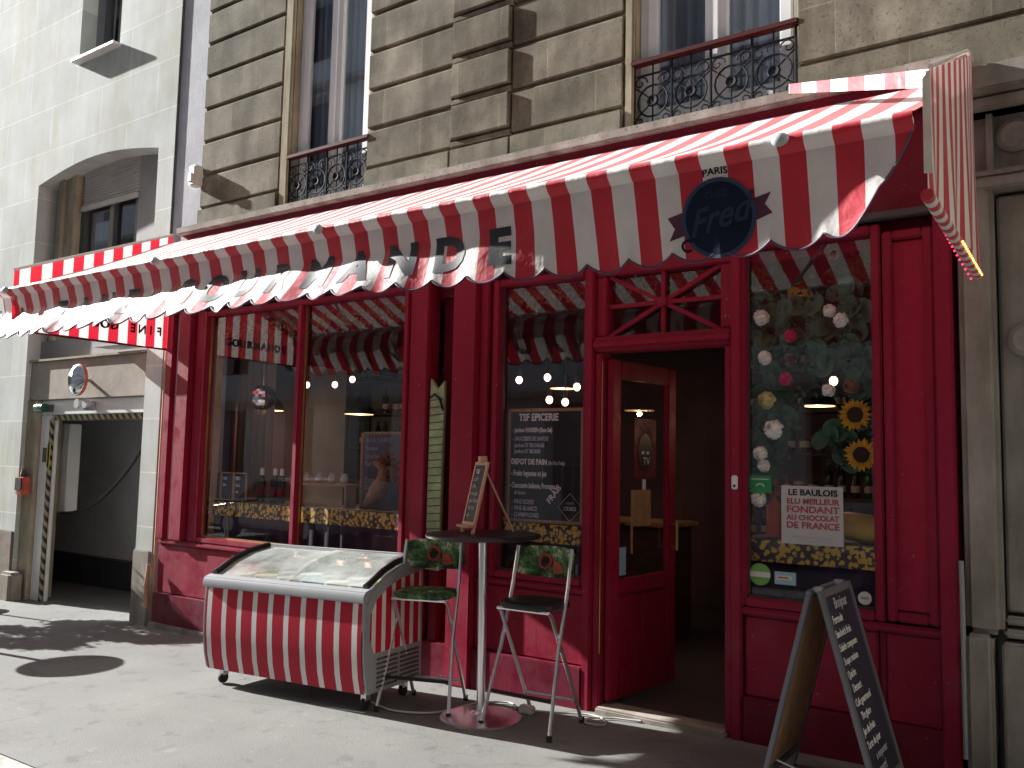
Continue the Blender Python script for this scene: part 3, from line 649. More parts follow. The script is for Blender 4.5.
# windows
def shopwin(x0, x1, z0, z1, mull=None, f=.05):
    m = MB(); m.box(x0 - f, x0, -.012, .09, z0 - .05, z1 + .05); m.box(x1, x1 + f, -.012, .09, z0 - .05, z1 + .05)
    m.box(x0, x1, -.012, .09, z0 - .05, z0); m.box(x0, x1, -.012, .09, z1, z1 + .05)
    if mull: m.box(mull - .028, mull + .028, -.01, .08, z0, z1)
    w_ = m.build('window', 'red', sf, bevel=.008)
    g = MB()
    cells = [(x0, mull - .028), (mull + .028, x1)] if mull else [(x0, x1)]
    for a, b in cells: g.add([(a, .05, z0), (b, .05, z0), (b, .05, z1), (a, .05, z1)], [(0, 1, 2, 3)])
    g.build('pane', 'glass', w_)
    bd = MB()
    for a, b in cells: bd.box(a, a + .008, .035, .049, z0, z1); bd.box(b - .008, b, .035, .049, z0, z1); bd.box(a + .008, b - .008, .03, .049, z0, z0 + .012)
    bd.build('glazing_bead', 'brass' if x0 < -6 else 'grey_dk', w_)
shopwin(-6.91, -4.47, .80, ZT, -5.65); shopwin(-3.57, -2.88, .80, 2.77); shopwin(-1.79, -1.09, .80, ZT)
# pilasters
m = MB()
m.box(-7.5, -7.40, -.03, .09, .75, 3.45); m.box(-7.38, -7.28, .02, .09, .75, 3.45); m.box(-7.28, -7.10, -.05, .09, .75, 3.45); m.box(-7.08, -6.965, -.0, .09, .75, 3.45)
m.box(-4.415, -4.32, -.0, .09, .75, 3.45); m.box(-4.318, -4.19, -.05, .09, -.02, 3.45)
m.box(-3.95, -3.74, -.06, .12, -.02, 3.45); m.box(-3.738, -3.66, -.01, .09, .75, 3.45); m.box(-3.655, -3.625, .02, .09, .75, 3.45)
panel(m, -1.03, -.78, .76, 2.82, -.02, .05); m.box(-.98, -.83, .01, .09, .81, 2.77); m.box(-.775, -.69, -.045, .09, -.1, 3.45)
m.box(-1.039, -.776, .0, .09, .251, .70); m.box(-1.078, -1.0405, .02, .09, -.1, .701)
m.build('pilaster', 'red', sf, bevel=.008)
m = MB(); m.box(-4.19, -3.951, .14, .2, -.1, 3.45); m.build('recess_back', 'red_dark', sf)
m = MB(); m.box(-.985, -.825, .008, .0095, .82, 2.76); m.build('inset_panel', 'red_light', sf)
# fascia behind the awning
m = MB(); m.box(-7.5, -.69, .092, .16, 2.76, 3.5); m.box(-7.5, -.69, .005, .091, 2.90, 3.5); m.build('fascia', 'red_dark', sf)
m = MB(); m.box(-7.5, -.69, -.055, .004, 2.885, 2.925); m.build('fascia_moulding', 'grey_dk', sf, bevel=.006)
# door surround and transom
m = MB()
m.box(-2.86, -2.80, -.03, .12, -.05, 2.82); m.box(-2.798, -2.745, .0, .12, -.05, 2.26); m.box(-1.92, -1.875, .0, .12, -.05, 2.26); m.box(-1.873, -1.81, -.03, .12, -.05, 2.82)
m.box(-2.798, -1.875, -.02, .12, 2.262, 2.36); m.box(-2.798, -1.875, -.04, .1, 2.285, 2.33); m.box(-2.798, -1.875, .0, .12, 2.76, 2.89)
m.box(-2.798, -2.72, .01, .12, 2.362, 2.758); m.box(-1.95, -1.875, .01, .12, 2.362, 2.758)
m.build('door_surround', 'red', sf, bevel=.008)
m = MB(); cx, cz = -2.335, 2.56
for ex, ez in ((-2.72, 2.36), (-1.95, 2.76), (-2.72, 2.76), (-1.95, 2.36), (-2.72, 2.56), (-1.95, 2.56), (cx, 2.76), (cx, 2.36)):
    d = Vector((ex - cx, 0, ez - cz)); L = d.length; d.normalize(); s_ = d.cross(Vector((0, 1, 0)))
    m.obox((cx + d.x * L / 2, .045 + random.uniform(0, .004), cz + d.z * L / 2), d, (0, 1, 0), s_, L / 2, .015, .013)
m.lathe([(.03, 0), (.035, .02), (.015, .03)], (cx, .03, cz), 12, 'Y')
tr = m.build('transom_bars', 'red', sf)
g = MB(); g.add([(-2.72, .07, 2.36), (-1.95, .07, 2.36), (-1.95, .07, 2.76), (-2.72, .07, 2.76)], [(0, 1, 2, 3)]); g.build('pane', 'glass', tr)
m = MB(); m.box(-2.744, -2.738, -.004, -.001, .35, 2.2); m.build('hinge_strip', 'brass', sf)
# open door leaf, swung inwards
th = math.radians(84); H = Vector((-2.735, .05, 0)); U = Vector((math.cos(th), math.sin(th), 0)); Nn = Vector((math.sin(th), -math.cos(th), 0))
def leaf(m, a, b, z0, z1, n0, n1):
    v = [];
    for z in (z0, z1):
        for (u, n) in ((a, n0), (b, n0), (b, n1), (a, n1)): q = H + U * u + Nn * n; v.append((q.x, q.y, z))
    m.add(v, [(0, 3, 2, 1), (4, 5, 6, 7), (0, 1, 5, 4), (1, 2, 6, 5), (2, 3, 7, 6), (3, 0, 4, 7)])
W_ = .80
m = MB(); leaf(m, 0, .1, .05, 2.22, 0, .045); leaf(m, W_ - .1, W_, .05, 2.22, 0, .045)
leaf(m, .1, W_ - .1, .05, .24, 0, .045); leaf(m, .1, W_ - .1, .70, .80, 0, .045); leaf(m, .1, W_ - .1, 2.10, 2.22, 0, .045); leaf(m, .38, .42, .24, .7, 0, .04)
dr = m.build('door', 'red', sf, bevel=.006)
m = MB(); leaf(m, .1, .38, .24, .70, .012, .03); leaf(m, .42, W_ - .1, .24, .7, .012, .03); m.build('panel', 'red', dr)
m = MB(); q = [(H + U * u + Nn * .02) for u in (.1, W_ - .1)]; m.add([(q[0].x, q[0].y, .8), (q[1].x, q[1].y, .8), (q[1].x, q[1].y, 2.1), (q[0].x, q[0].y, 2.1)], [(0, 1, 2, 3)]); m.build('pane', 'glass', dr)
def onleaf(u, z, n=.05): q = H + U * u + Nn * n; return (q.x, q.y, z)
m = MB(); m.tube([onleaf(.74, .95, .09), onleaf(.74, 1.15, .09)], .012, 8); m.tube([onleaf(.74, .97, .045), onleaf(.74, .97, .09)], .008, 6); m.tube([onleaf(.74, 1.13, .045), onleaf(.74, 1.13, .09)], .008, 6); m.build('handle', 'brass', dr, smooth=True)
m = MB(); leaf(m, .11, .2, .82, 1.0, .022, .026); st = m.build('sticker', 'blue_sticker', dr)
m = MB(); leaf(m, .29, .56, 1.45, 1.85, .022, .026); m.build('dark_red_poster', 'red_dark', dr)
m = MB(); pts = [];
for k in range(20):
    a = 2 * PI * k / 20; pts.append(onleaf(.42 + .09 * math.cos(a), 1.62 + .13 * math.sin(a), .03))
m.add(pts, [tuple(range(20))]); m.build('black_oval_sign', 'black', dr)
text('tv_lettering', 'TV', .07, onleaf(.385, 1.54, .034), U, (0, 0, 1), 'chalk', dr)
m = MB(); leaf(m, .37, .40, 1.61, 1.63, .032, .034); leaf(m, .43, .46, 1.61, 1.63, .032, .034); m.build('white_marks', 'chalk', dr)
m = MB(); leaf(m, .26, .28, .95, 1.37, .022, .026); leaf(m, .28, .5, 1.13, 1.37, .0225, .0255); m.build('hanging_card', 'wood', dr)
m = MB(); leaf(m, .4, .43, 1.37, 1.44, .022, .03); m.build('white_clip', 'white', dr)
rebase(sf, (-4.1, .05, -.05))

# ------------------------------------------------------------------ shop interior
X0, X1, YB, ZC = -7.45, -.70, 4.2, 3.3
m = MB(); m.box(X0 - .1, X0, .17, 1.5, -.1, ZC); m.box(-10.5, X0, 1.5, 1.6, -.1, ZC); m.box(-10.6, -10.5, 1.5, YB, -.1, ZC); m.box(X1, X1 + .1, .17, YB, -.1, ZC); m.box(-10.6, X1 + .1, YB, YB + .1, -.1, ZC)
tag(m.build('wall', 'room'), kind='structure')
m = MB(); m.box(X0, X1, .12, YB, -.06, .02); m.box(-10.5, X0, 1.6, YB, -.06, .02); tag(m.build('floor', 'room_floor'), kind='structure')
m = MB(); m.box(X0 - .1, X1 + .1, .165, YB + .1, ZC, ZC + .1); m.box(-10.6, X0 - .1, 1.5, YB + .1, ZC, ZC + .1); tag(m.build('ceiling', 'room'), kind='structure')
# display sill tables with dark cloth and yellow oilcloth trim behind each window
def display(x0, x1, lab):
    t = thing('display_table', lab, 'display table', 'display tables behind the shop windows')
    m = MB(); m.box(x0, x1, .14, .62, 1.10, 1.125); m.build('top', 'wood_dark', t)
    m = MB(); m.grid(lambda u, v: (x0 + (x1 - x0) * u, .128 + .006 * math.sin(u * (x1 - x0) * 40), 1.12 - .125 * v), 120, 2); m.build('oilcloth_trim', 'floral', t, smooth=True)
    m = MB(); m.grid(lambda u, v: (x0 + (x1 - x0) * u, .15 + .012 * math.sin(u * (x1 - x0) * 34), 1.09 - .9 * v), 160, 2); m.build('dark_skirt', paint('aubergine_cloth', (.03, .018, .04), .9, .3), t, smooth=True)
    m = MB()
    for xx in (x0 + .05, x1 - .05): m.box(xx - .02, xx + .02, .5, .54, .02, 1.1)
    m.build('leg', 'wood_dark', t); rebase(t, ((x0 + x1) / 2, .3, .02))
display(-7.35, -4.5, 'long display table with yellow floral trim behind the large left window')
display(-3.85, -2.9, 'short display table with yellow floral trim behind the middle window')
display(-1.86, -1.02, 'display table with yellow floral trim behind the flower filled right window')
# shelves with bottles
bot = {}
def bottle_proto(kind):
    m = MB()
    if kind == 'wine': prof = [(.036, 0), (.038, .02), (.038, .19), (.03, .22), (.014, .25), (.014, .30), (.016, .305), (.0, .306)]
    elif kind == 'jar': prof = [(.045, 0), (.05, .02), (.05, .12), (.04, .14), (.0, .141)]
    else: prof = [(.03, 0), (.032, .02), (.032, .12), (.02, .16), (.013, .2), (.0, .201)]
    m.lathe(prof, n=10); return m
ORD = ['', 'first', 'second', 'third', 'fourth', 'fifth', 'sixth', 'seventh', 'eighth', 'ninth', 'tenth', 'eleventh', 'twelfth', 'thirteenth', 'fourteenth', 'fifteenth', 'sixteenth', 'seventeenth']
KN = {'wine': 'dark wine bottle', 'jar': 'preserve jar', 'sq': 'amber oil bottle'}
shelf_specs = [(-9.3, -7.75, 2.6, 'tall dark shelf unit of bottles at the back left of the shop'), (-7.65, -6.1, 2.6, 'tall dark shelf unit of bottles at the back middle of the shop'),
               (-3.0, -1.1, 3.2, 'dark shelf unit of jars and boxes beyond the open door')]
for x0, x1, y, lab in shelf_specs:
    t = thing('shelf_unit', lab, 'shelf', 'shelf units inside the shop')
    for zz in (.4, .85, 1.25, 1.65, 2.05, 2.45): m = MB(); m.box(x0, x1, y, y + .32, zz, zz + .025); m.build('shelf', 'wood_dark', t)
    m = MB(); m.box(x0 - .03, x0, y, y + .34, .02, 2.8); m.box(x1, x1 + .03, y, y + .34, .02, 2.8); m.build('side_panel', 'wood_dark', t)
    rebase(t, ((x0 + x1) / 2, y + .16, .02))
protos = {}
for kind, mt in (('wine', 'bottle_dk'), ('wine', 'bottle_gr'), ('jar', 'amber'), ('sq', 'amber'), ('jar', 'label')):
    r_ = thing('bottle' if kind != 'jar' else 'jar', 'bottle', 'bottle')
    bottle_proto(kind).build('glass_body', mt, r_, smooth=True)
    m = MB(); rr = {'wine': .0385, 'jar': .0505, 'sq': .0325}[kind]; m.lathe([(rr, .05), (rr, .11)], n=10); m.build('label_band', 'label' if mt != 'label' else 'petal_p', r_, smooth=True)
    protos[(kind, mt)] = r_
keys = list(protos); used = set()
labs = {'wine': 'dark wine bottle standing among others on the back shelves', 'jar': 'small preserve jar standing among others on the back shelves', 'sq': 'small amber oil bottle standing among others on the back shelves'}
for x0, x1, y, lab in shelf_specs:
    for zz in (.85, 1.25, 1.65, 2.05, 2.45):
        xx = x0 + .08; cnt = {}
        while xx < x1 - .06:
            k = random.choice(keys if x0 > -3.2 else keys[:4])
            if random.random() < .86:
                b = protos[k] if k not in used else dup(protos[k]); used.add(k)
                b.location = (xx, y + .1 + random.uniform(-.02, .03), zz + .0255); b.rotation_euler = (0, 0, random.uniform(0, 6))
                cnt[k[0]] = cnt.get(k[0], 0) + 1; b['label'] = '%s %s from left, %s shelf from bottom, %s' % (ORD[cnt[k[0]]], KN[k[0]], ORD[int((zz - .4) / .4 + .01)], {-9.3: 'back left shelf unit', -7.65: 'back middle shelf unit', -3.0: 'shelf unit beyond the open door'}[x0]); b['category'] = 'jar' if k[0] == 'jar' else 'bottle'; b['group'] = {'wine': 'wine bottles', 'jar': 'preserve jars', 'sq': 'oil bottles'}[k[0]] + ' on the back shelves'
            xx += random.uniform(.10, .15)
# counter
ct = thing('counter', 'long dark wooden shop counter inside behind the middle window', 'counter')
m = MB(); m.box(-4.6, -3.2, 2.0, 2.5, .02, 1.0); m.build('body', 'wood_dark', ct, bevel=.01); m = MB(); m.box(-4.65, -3.15, 1.95, 2.55, 1.002, 1.04); m.build('top', 'wood', ct, bevel=.006); rebase(ct, (-3.9, 2.25, .02))
# lamps
def pendant(x, y, z, r, lab):
    t = thing('pendant_lamp', lab, 'lamp', 'pendant lamps in the shop')
    m = MB(); m.lathe([(r, 0), (r * .97, .02), (r * .75, .09), (r * .3, .14), (.03, .19), (.02, .24), (.0, .241)], (x, y, z), 20); m.build('shade', 'black', t, smooth=True)
    m = MB(); m.lathe([(r * .93, -.004), (r * .93, .004)], (x, y, z), 20); m.build('glowing_rim', 'tube', t)
    m = MB(); m.tube([(x, y, z + .24), (x, y, ZC)], .004, 6); m.build('cord', 'black', t)
    l = bpy.data.lights.new('lamp_light', 'POINT'); l.energy = 1.8; l.color = (1, .68, .42); l.shadow_soft_size = .02; lo = bpy.data.objects.new('lamp_light', l); C.objects.link(lo); lo.location = (x, y, z - .03); lo.parent = t
    rebase(t, (x, y, ZC))
pendant(-6.42, 1.5, 1.99, .16, 'black domed pendant lamp with a lit rim beyond the right pane')
pendant(-7.0, .85, 2.0, .13, 'smaller black pendant lamp left of the mullion')
pendant(-1.80, 1.5, 1.99, .13, 'black pendant lamp with a lit rim seen in the right window')
pendant(-4.4, 2.2, 2.25, .13, 'black pendant lamp over the counter behind the middle window')
def bulb(x, y, z, lab):
    t = thing('hanging_bulb', lab, 'light bulb', 'bare glowing bulbs hanging in the shop')
    m = MB(); m.ball((x, y, z), .026, 10, 8, (1, 1, 1.15)); m.build('bulb', 'bulb', t, smooth=True)
    m = MB(); m.lathe([(.014, 0), (.016, .05), (.004, .055), (.003, ZC - z - .03)], (x, y, z + .027), 8); m.build('socket', 'black', t); rebase(t, (x, y, ZC))
for x, y, z, lab in ((-6.21, .6, 2.21, 'bare bulb just right of the mullion in the large window'), (-5.84, .6, 2.20, 'middle bare bulb in the large window'), (-5.62, .6, 2.24, 'rightmost bare bulb in the large window, above the black pendant'),
                (-3.81, .6, 2.17, 'upper left bare bulb in the middle window'), (-3.55, .6, 2.18, 'top centre bare bulb in the middle window'), (-3.29, .6, 2.10, 'rightmost bare bulb in the middle window'),
                (-3.53, .6, 2.01, 'lower centre bare bulb in the middle window'), (-3.39, .6, 1.99, 'lowest bare bulb, just above the large chalkboard'), (-1.45, .6, 2.08, 'single bare bulb shining between the flowers of the right window')): bulb(x, y, z, lab)
m = MB(); m.lathe([(.12 * math.sin(k * PI / 14), -.12 * math.cos(k * PI / 14)) for k in range(15)], (-6.52, .35, 2.08), 24); m.tube([(-6.52, .35, 2.2), (-6.52, .35, ZC)], .003, 5)
tag(m.build('disco_ball', 'mirror'), 'faceted silver mirror ball hanging behind the left pane of the large window', 'mirror ball')
# garlands of dried flowers / leaves at the window heads
def leafcloud(m, pts, n, size, sp):
    for _ in range(n):
        p = Vector(random.choice(pts)) + Vector((random.gauss(0, sp[0]), random.gauss(0, sp[1]), random.gauss(0, sp[2])))
        a = Vector((random.gauss(0, 1), random.gauss(0, 1), random.gauss(0, 1))).normalized(); b = a.orthogonal().normalized(); s = size * random.uniform(.6, 1.3)
        m.add([p - a * s, p + b * s * .45, p + a * s, p - b * s * .45], [(0, 1, 2, 3)])
for x0, x1, lab in ((-6.9, -5.7, 'dried flower garland along the top of the left pane of the large window'), (-5.6, -4.55, 'dried flower garland along the top of the right pane of the large window'), (-3.6, -2.95, 'dried flower garland along the top of the middle window'), (-2.7, -1.98, 'dried flower garland behind the star shaped transom over the door')):
    t = thing('dried_garland', lab, 'garland', 'dried flower garlands')
    m = MB(); leafcloud(m, [(x0 + (x1 - x0) * i / 20, .16, 2.76 - .04 * math.sin(i * 1.3)) for i in range(21)], int(1500 * (x1 - x0)), .022, (.03, .03, .05)); m.build('flower_mass', 'dry', t)
    m = MB(); m.tube([(x0, .18, 2.8), (x1, .18, 2.8)], .008, 6); m.build('stem', 'wood_dark', t); rebase(t, ((x0 + x1) / 2, .17, 2.78))
# items behind the large window
m = MB(); m.grid(lambda u, v: (-7.40 + u * .55, .75 + .03 * math.sin(u * 34), 1.15 + v * 1.9), 60, 2); tag(m.build('curtain', 'curtain_tan', smooth=True), 'pale pleated curtain hanging at the left inside the large window', 'curtain')
m = MB(); m.box(-6.905, -6.88, .1, .16, .82, 2.8); tag(m.build('timber_post', 'wood'), 'ochre timber post inside the left edge of the large window', 'post')
def small_board(x, w_, lab, s):
    t = thing('small_chalkboard', lab, 'chalkboard', 'small framed chalkboards in the large window'); y, z = .2, 1.127; h = .26
    m = MB()
    for a, b, c, d in ((x, x + w_, z, z + .014), (x, x + w_, z + h - .014, z + h), (x, x + .014, z + .014, z + h - .014), (x + w_ - .014, x + w_, z + .014, z + h - .014)): m.box(a, b, y, y + .014, c, d)
    m.build('frame', 'wood', t); m = MB(); m.box(x + .014, x + w_ - .014, y + .004, y + .012, z + .014, z + h - .014); m.build('board', 'board_blue', t)
    for i, l_ in enumerate(s): text('chalk_writing', l_, .045, (x + .03, y + .001, z + h - .07 - i * .06), (1, 0, 0), (0, 0, 1), 'chalk_dim' if len(l_) > 5 else 'chalk', t, sx=.8)
    rebase(t, (x + w_ / 2, y, z))
small_board(-7.06, .18, 'leftmost of the three small framed chalkboards with faint writing', ['vins', 'bio', 'frais']); small_board(-6.875, .18, 'middle one of the three small framed chalkboards', ['cafe', 'the']); small_board(-6.69, .18, 'rightmost of the three small framed chalkboards with bold white writing', ['BIO', 'frais', 'vin'])
for i, x in enumerate((-6.42, -6.24, -6.15)):
    t = thing('wine_bottle', ['leftmost white capped wine bottle on the large window display', 'middle white capped wine bottle on the large window display', 'rightmost white capped wine bottle, next to the mullion'][i], 'bottle', 'white capped bottles in the window')
    m = bottle_proto('wine'); m.build('glass_body', 'bottle_dk', t, smooth=True); m = MB(); m.lathe([(.017, .22), (.018, .30), (.0, .315)], n=10); m.build('capsule', 'white', t, smooth=True); m = MB(); m.lathe([(.039, .06), (.039, .14)], n=10); m.build('label_band', 'red_dark', t); t.location = (x, .3, 1.127)
t = thing('goblet_rack', 'pale wooden rack holding small stoneware pots behind the mullion', 'rack'); m = MB(); m.box(-6.0, -5.3, .26, .4, 1.3, 1.32); m.box(-5.99, -5.97, .27, .39, 1.127, 1.3); m.box(-5.33, -5.31, .27, .39, 1.127, 1.3); m.build('frame', 'wood', t); rebase(t, (-5.65, .3, 1.127))
for i, x in enumerate((-5.85, -5.7, -5.55, -5.4)):
    m = MB(); m.lathe([(.02, 0), (.035, .02), (.03, .06), (.02, .07), (.028, .085), (.0, .086)], (0, 0, 0), 12); o = m.build('stoneware_pot', 'offwhite', smooth=True); o.location = (x, .33, 1.3205)
    tag(o, ['leftmost small stoneware pot on the wooden rack', 'second small stoneware pot from the left on the rack', 'third small stoneware pot from the left on the rack', 'rightmost small stoneware pot on the wooden rack'][i], 'pot', 'stoneware pots on the rack')
# wicker deer
t = thing('wicker_horse', 'brown wicker animal figure leaning beside the inner chalkboard', 'figurine')
m = MB(); P0 = Vector((-5.0, .35, 1.13))
m.tube([P0 + Vector(v) for v in ((-.16, 0, .02), (-.08, 0, .08), (-.02, 0, .15), (.03, 0, .24), (.04, .0, .34))], .05, 10, radii=[.03, .06, .075, .055, .04]); m.build('body', 'wicker', t, smooth=True)
m = MB(); m.tube([P0 + Vector(v) for v in ((.04, 0, .33), (-.03, 0, .37), (-.1, 0, .365))], .03, 10, radii=[.045, .035, .018]); m.build('head', 'wicker', t, smooth=True)
m = MB(); leafcloud(m, [P0 + Vector((.04 + .03 * i, .02, .38 - .02 * i * i * .3)) for i in range(5)], 260, .028, (.04, .03, .04)); m.build('dried_foliage', 'dry', t); rebase(t, P0)
def ground_board(): pass
# interior big chalk board at right of large window
t = thing('inner_chalkboard', 'large pale framed chalkboard standing inside right side of the large window', 'chalkboard')
m = MB(); m.box(-5.40, -4.93, .55, .57, 1.127, 1.75); m.build('board', paint('grey_slate', (.12, .14, .18), .6, .3), t); m = MB(); m.box(-5.43, -5.40, .545, .575, 1.127, 1.76); m.box(-4.93, -4.90, .545, .575, 1.127, 1.76); m.box(-5.40, -4.93, .545, .575, 1.75, 1.77); m.build('frame', 'wood', t)
for i, s_ in enumerate(('A LA CARTE', 'Soupe', 'Quiche', 'Salade', '', 'Dessert', 'Cafe', 'The')): 
    if s_: text('chalk_writing', s_, .055, (-5.37, .547, 1.68 - i * .068), (1, 0, 0), (0, 0, 1), 'chalk_dim', t)
rebase(t, (-5.16, .56, 1.127))
# big chalkboard middle window
t = thing('menu_chalkboard', 'large wood framed menu chalkboard with white handwriting in the middle window', 'chalkboard')
bx0, bx1, bz0, bz1, by = -3.585, -2.965, 1.125, 1.915, .15
m = MB(); m.box(bx0 + .02, bx1 - .02, by + .004, by + .016, bz0 + .02, bz1 - .02); m.build('board', 'board', t)
m = MB(); m.box(bx0, bx1, by, by + .02, bz1 - .022, bz1); m.box(bx0, bx1, by, by + .02, bz0, bz0 + .022); m.box(bx0, bx0 + .022, by, by + .02, bz0 + .022, bz1 - .022); m.box(bx1 - .022, bx1, by, by + .02, bz0 + .022, bz1 - .022); m.build('frame', 'wood', t)
for s_, size, dx, dz, mt, sx, b in (('TSF EPICERIE', .058, .11, .085, 'chalk', .95, .001), ('- Jambon PARISIEN (Sans Sel)', .036, .06, .165, 'chalk', .72, 0), ('- SAUCISSES DE SAVOIE', .034, .06, .225, 'chalk_dim', .8, 0), ('  Jambon ET FROMAGE', .032, .06, .27, 'chalk_dim', .8, 0), ('  Jambon ET BEURRE', .032, .06, .312, 'chalk_dim', .8, 0),
        ('DEPOT DE PAIN', .044, .05, .39, 'chalk', .9, .001), ('(Du Pain Frais)', .03, .36, .39, 'chalk_dim', .7, 0), ('- Fruits legumes et jus', .044, .05, .47, 'chalk', .72, 0), ('- Charcuterie Italienne, Fromages et', .044, .04, .555, 'chalk', .60, 0), ('de Savoie', .03, .08, .60, 'chalk_dim', .8, 0),
        ('- VINS ROSES', .036, .06, .665, 'chalk_dim', .85, 0), ('- VINS BLANCS', .036, .06, .71, 'chalk_dim', .85, 0), ('- CHAMPAGNES', .036, .06, .755, 'chalk_dim', .85, 0)):
    text('chalk_writing', s_, size * 1.2, (bx0 + dx - .02, by + .002, bz1 - dz), (1, 0, 0), (0, 0, 1), mt, t, sx=sx * .88, bold=b + .0014)
text('chalk_writing', 'FRAIS', .06, (bx0 + .36, by + .002, bz0 + .13), (.62, 0, .78), (-.78, 0, .62), 'chalk', t, bold=.001)
m = MB(); dcx, dcz = bx1 - .10, bz0 + .115
for k in range(4):
    a, b = [(0, .095), (.095, 0), (0, -.095), (-.095, 0)][k], [(0, .095), (.095, 0), (0, -.095), (-.095, 0)][(k + 1) % 4]
    m.tube([(dcx + a[0], by + .002, dcz + a[1]), (dcx + b[0], by + .002, dcz + b[1])], .0022, 4)
m.build('chalk_diamond', 'chalk_dim', t); text('chalk_writing', 'MIAM', .026, (dcx, by + .002, dcz + .02), (1, 0, 0), (0, 0, 1), 'chalk_dim', t, align='CENTER'); text('chalk_writing', 'CIDRES', .036, (dcx, by + .002, dcz - .02), (1, 0, 0), (0, 0, 1), 'chalk', t, align='CENTER', sx=.85)
rebase(t, (-3.27, .16, 1.125))
# green weathered board in the recess
gb = thing('green_board', 'tall pale green weathered plank standing in the recess between the red pilasters', 'board')
m = MB(); m.prism([(-4.175, .75), (-4.045, .75), (-4.035, 2.12), (-4.10, 2.06), (-4.17, 2.14)], -.03, .0); m.build('plank', 'green_paint', gb, bevel=.004)
m = MB()
for i in range(22): m.tube([(-4.17, -.033, .82 + i * .055), (-4.04, -.033, .83 + i * .055)], .0025, 4)
m.build('tick_marks', 'wood_dark', gb); m = MB(); m.tube([(-4.16, -.035, 2.0), (-4.12, -.04, 2.02), (-4.07, -.04, 1.99), (-4.04, -.035, 1.9)], .01, 6); m.build('black_hook', 'black', gb); m = MB(); m.box(-4.14, -4.07, -.02, .1, -.03, .75); m.build('post', 'red_dark', gb); rebase(gb, (-4.1, 0, 0))

# ------------------------------------------------------------------ right window decoration
def blossom(m, c, r, n=26, col=None):
    for _ in range(n):
        a = random.uniform(0, 2 * PI); e = random.uniform(-.2, 1.2); d = Vector((math.cos(a) * math.cos(e), -abs(math.sin(e)) - .1, math.sin(a) * math.cos(e))).normalized()
        p = Vector(c) + d * r * .55; s = r * random.uniform(.35, .5); u = d.orthogonal().normalized(); v_ = d.cross(u)
        m.add([p - u * s, p - v_ * s * .8 + d * s * .4, p + u * s, p + v_ * s * .8 + d * s * .4], [(0, 1, 2, 3)])
def W3(px, py, y=.1):           # a spot given in the window's plane (metres from its left edge / sill)
    return (px, y, py)
for side, cl, lab in (('l', [(-1.74, 2.6), (-1.70, 2.45), (-1.73, 2.3), (-1.71, 2.1), (-1.70, 1.95), (-1.66, 1.8), (-1.72, 1.68), (-1.74, 1.5), (-1.60, 1.9), (-1.55, 2.3), (-1.50, 2.45)], 'leafy green garland with white and cream flowers down the left of the right window'),
                      ('r', [(-1.2, 2.7), (-1.25, 2.55), (-1.18, 2.4), (-1.22, 2.25), (-1.2, 2.1), (-1.17, 1.95), (-1.2, 1.8), (-1.3, 1.72), (-1.2, 1.65), (-1.35, 2.35), (-1.4, 2.2)], 'leafy green garland with sunflowers down the right of the right window')):
    t = thing('flower_garland', lab, 'garland', 'flower garlands in the right window')
    m = MB(); leafcloud(m, [(x, .16, z) for x, z in cl], 1100, .03, (.05, .03, .07)); m.build('foliage', 'leaf', t)
    m = MB()
    for x, z in cl:
        for _ in range(6):
            c = (x + random.gauss(0, .05), .125 + random.uniform(-.02, .02), z + random.gauss(0, .05)); r_ = random.uniform(.03, .075); k = 14
            tx, tz = random.uniform(-.9, .9), random.uniform(-.9, .9)
            if z < 2.6: m.add([(c[0], c[1] + r_ * .35, c[2])] + [(c[0] + r_ * math.cos(2 * PI * i / k), c[1] + tx * r_ * math.cos(2 * PI * i / k) + tz * r_ * math.sin(2 * PI * i / k), c[2] + r_ * math.sin(2 * PI * i / k)) for i in range(k)], [(0, 1 + i, 1 + (i + 1) % k) for i in range(k)])
    m.build('round_leaf', 'leaf2', t)
    m = MB(); m.tube([(cl[0][0], .17, 2.8)] + [(x, .17, z) for x, z in cl[:8]], .006, 6); m.build('stem', 'leaf', t)
    fl = {'l': [('petal_w', .05, -1.72, 2.42), ('petal_w', .045, -1.70, 2.18), ('petal_cream', .055, -1.69, 1.93), ('petal_w', .06, -1.65, 1.76), ('petal_w', .045, -1.73, 1.62), ('petal_w', .04, -1.71, 1.55), ('petal_p', .04, -1.55, 2.3), ('petal_p', .04, -1.58, 2.05), ('petal_w', .05, -1.74, 1.36)],
          'r': [('petal_w', .04, -1.33, 2.43), ('petal_w', .045, -1.27, 2.37), ('dry', .035, -1.30, 2.75), ('petal_w', .04, -1.34, 1.98), ('dry', .045, -1.22, 2.0)]}[side]
    for mt, r_, x, z in fl: m = MB(); blossom(m, (x, .075, z), r_ * 1.25, 44); m.build('flower', mt, t)
    if side == 'r':
        for x, z in ((-1.2, 1.84), (-1.17, 1.62)):
            m = MB()
            for k in range(22):
                a = 2 * PI * k / 22 + random.uniform(-.1, .1); u = Vector((math.cos(a), 0, math.sin(a))); v_ = Vector((-math.sin(a), 0, math.cos(a))); c = Vector((x, .075, z)); L = random.uniform(.085, .1)
                m.add([c + u * .03, c + u * L * .65 + v_ * .014 + Vector((0, -.012, 0)), c + u * L, c + u * L * .65 - v_ * .014 + Vector((0, -.012, 0))], [(0, 1, 2, 3)])
            s_ = m.build('sunflower', 'petal_y', t); m = MB(); m.lathe([(.045, 0), (.04, .012), (.0, .018)], (x, .075, z), 14, 'Y'); m.build('seed_head', 'seed', s_)
    rebase(t, (cl[0][0], .17, 2.8))
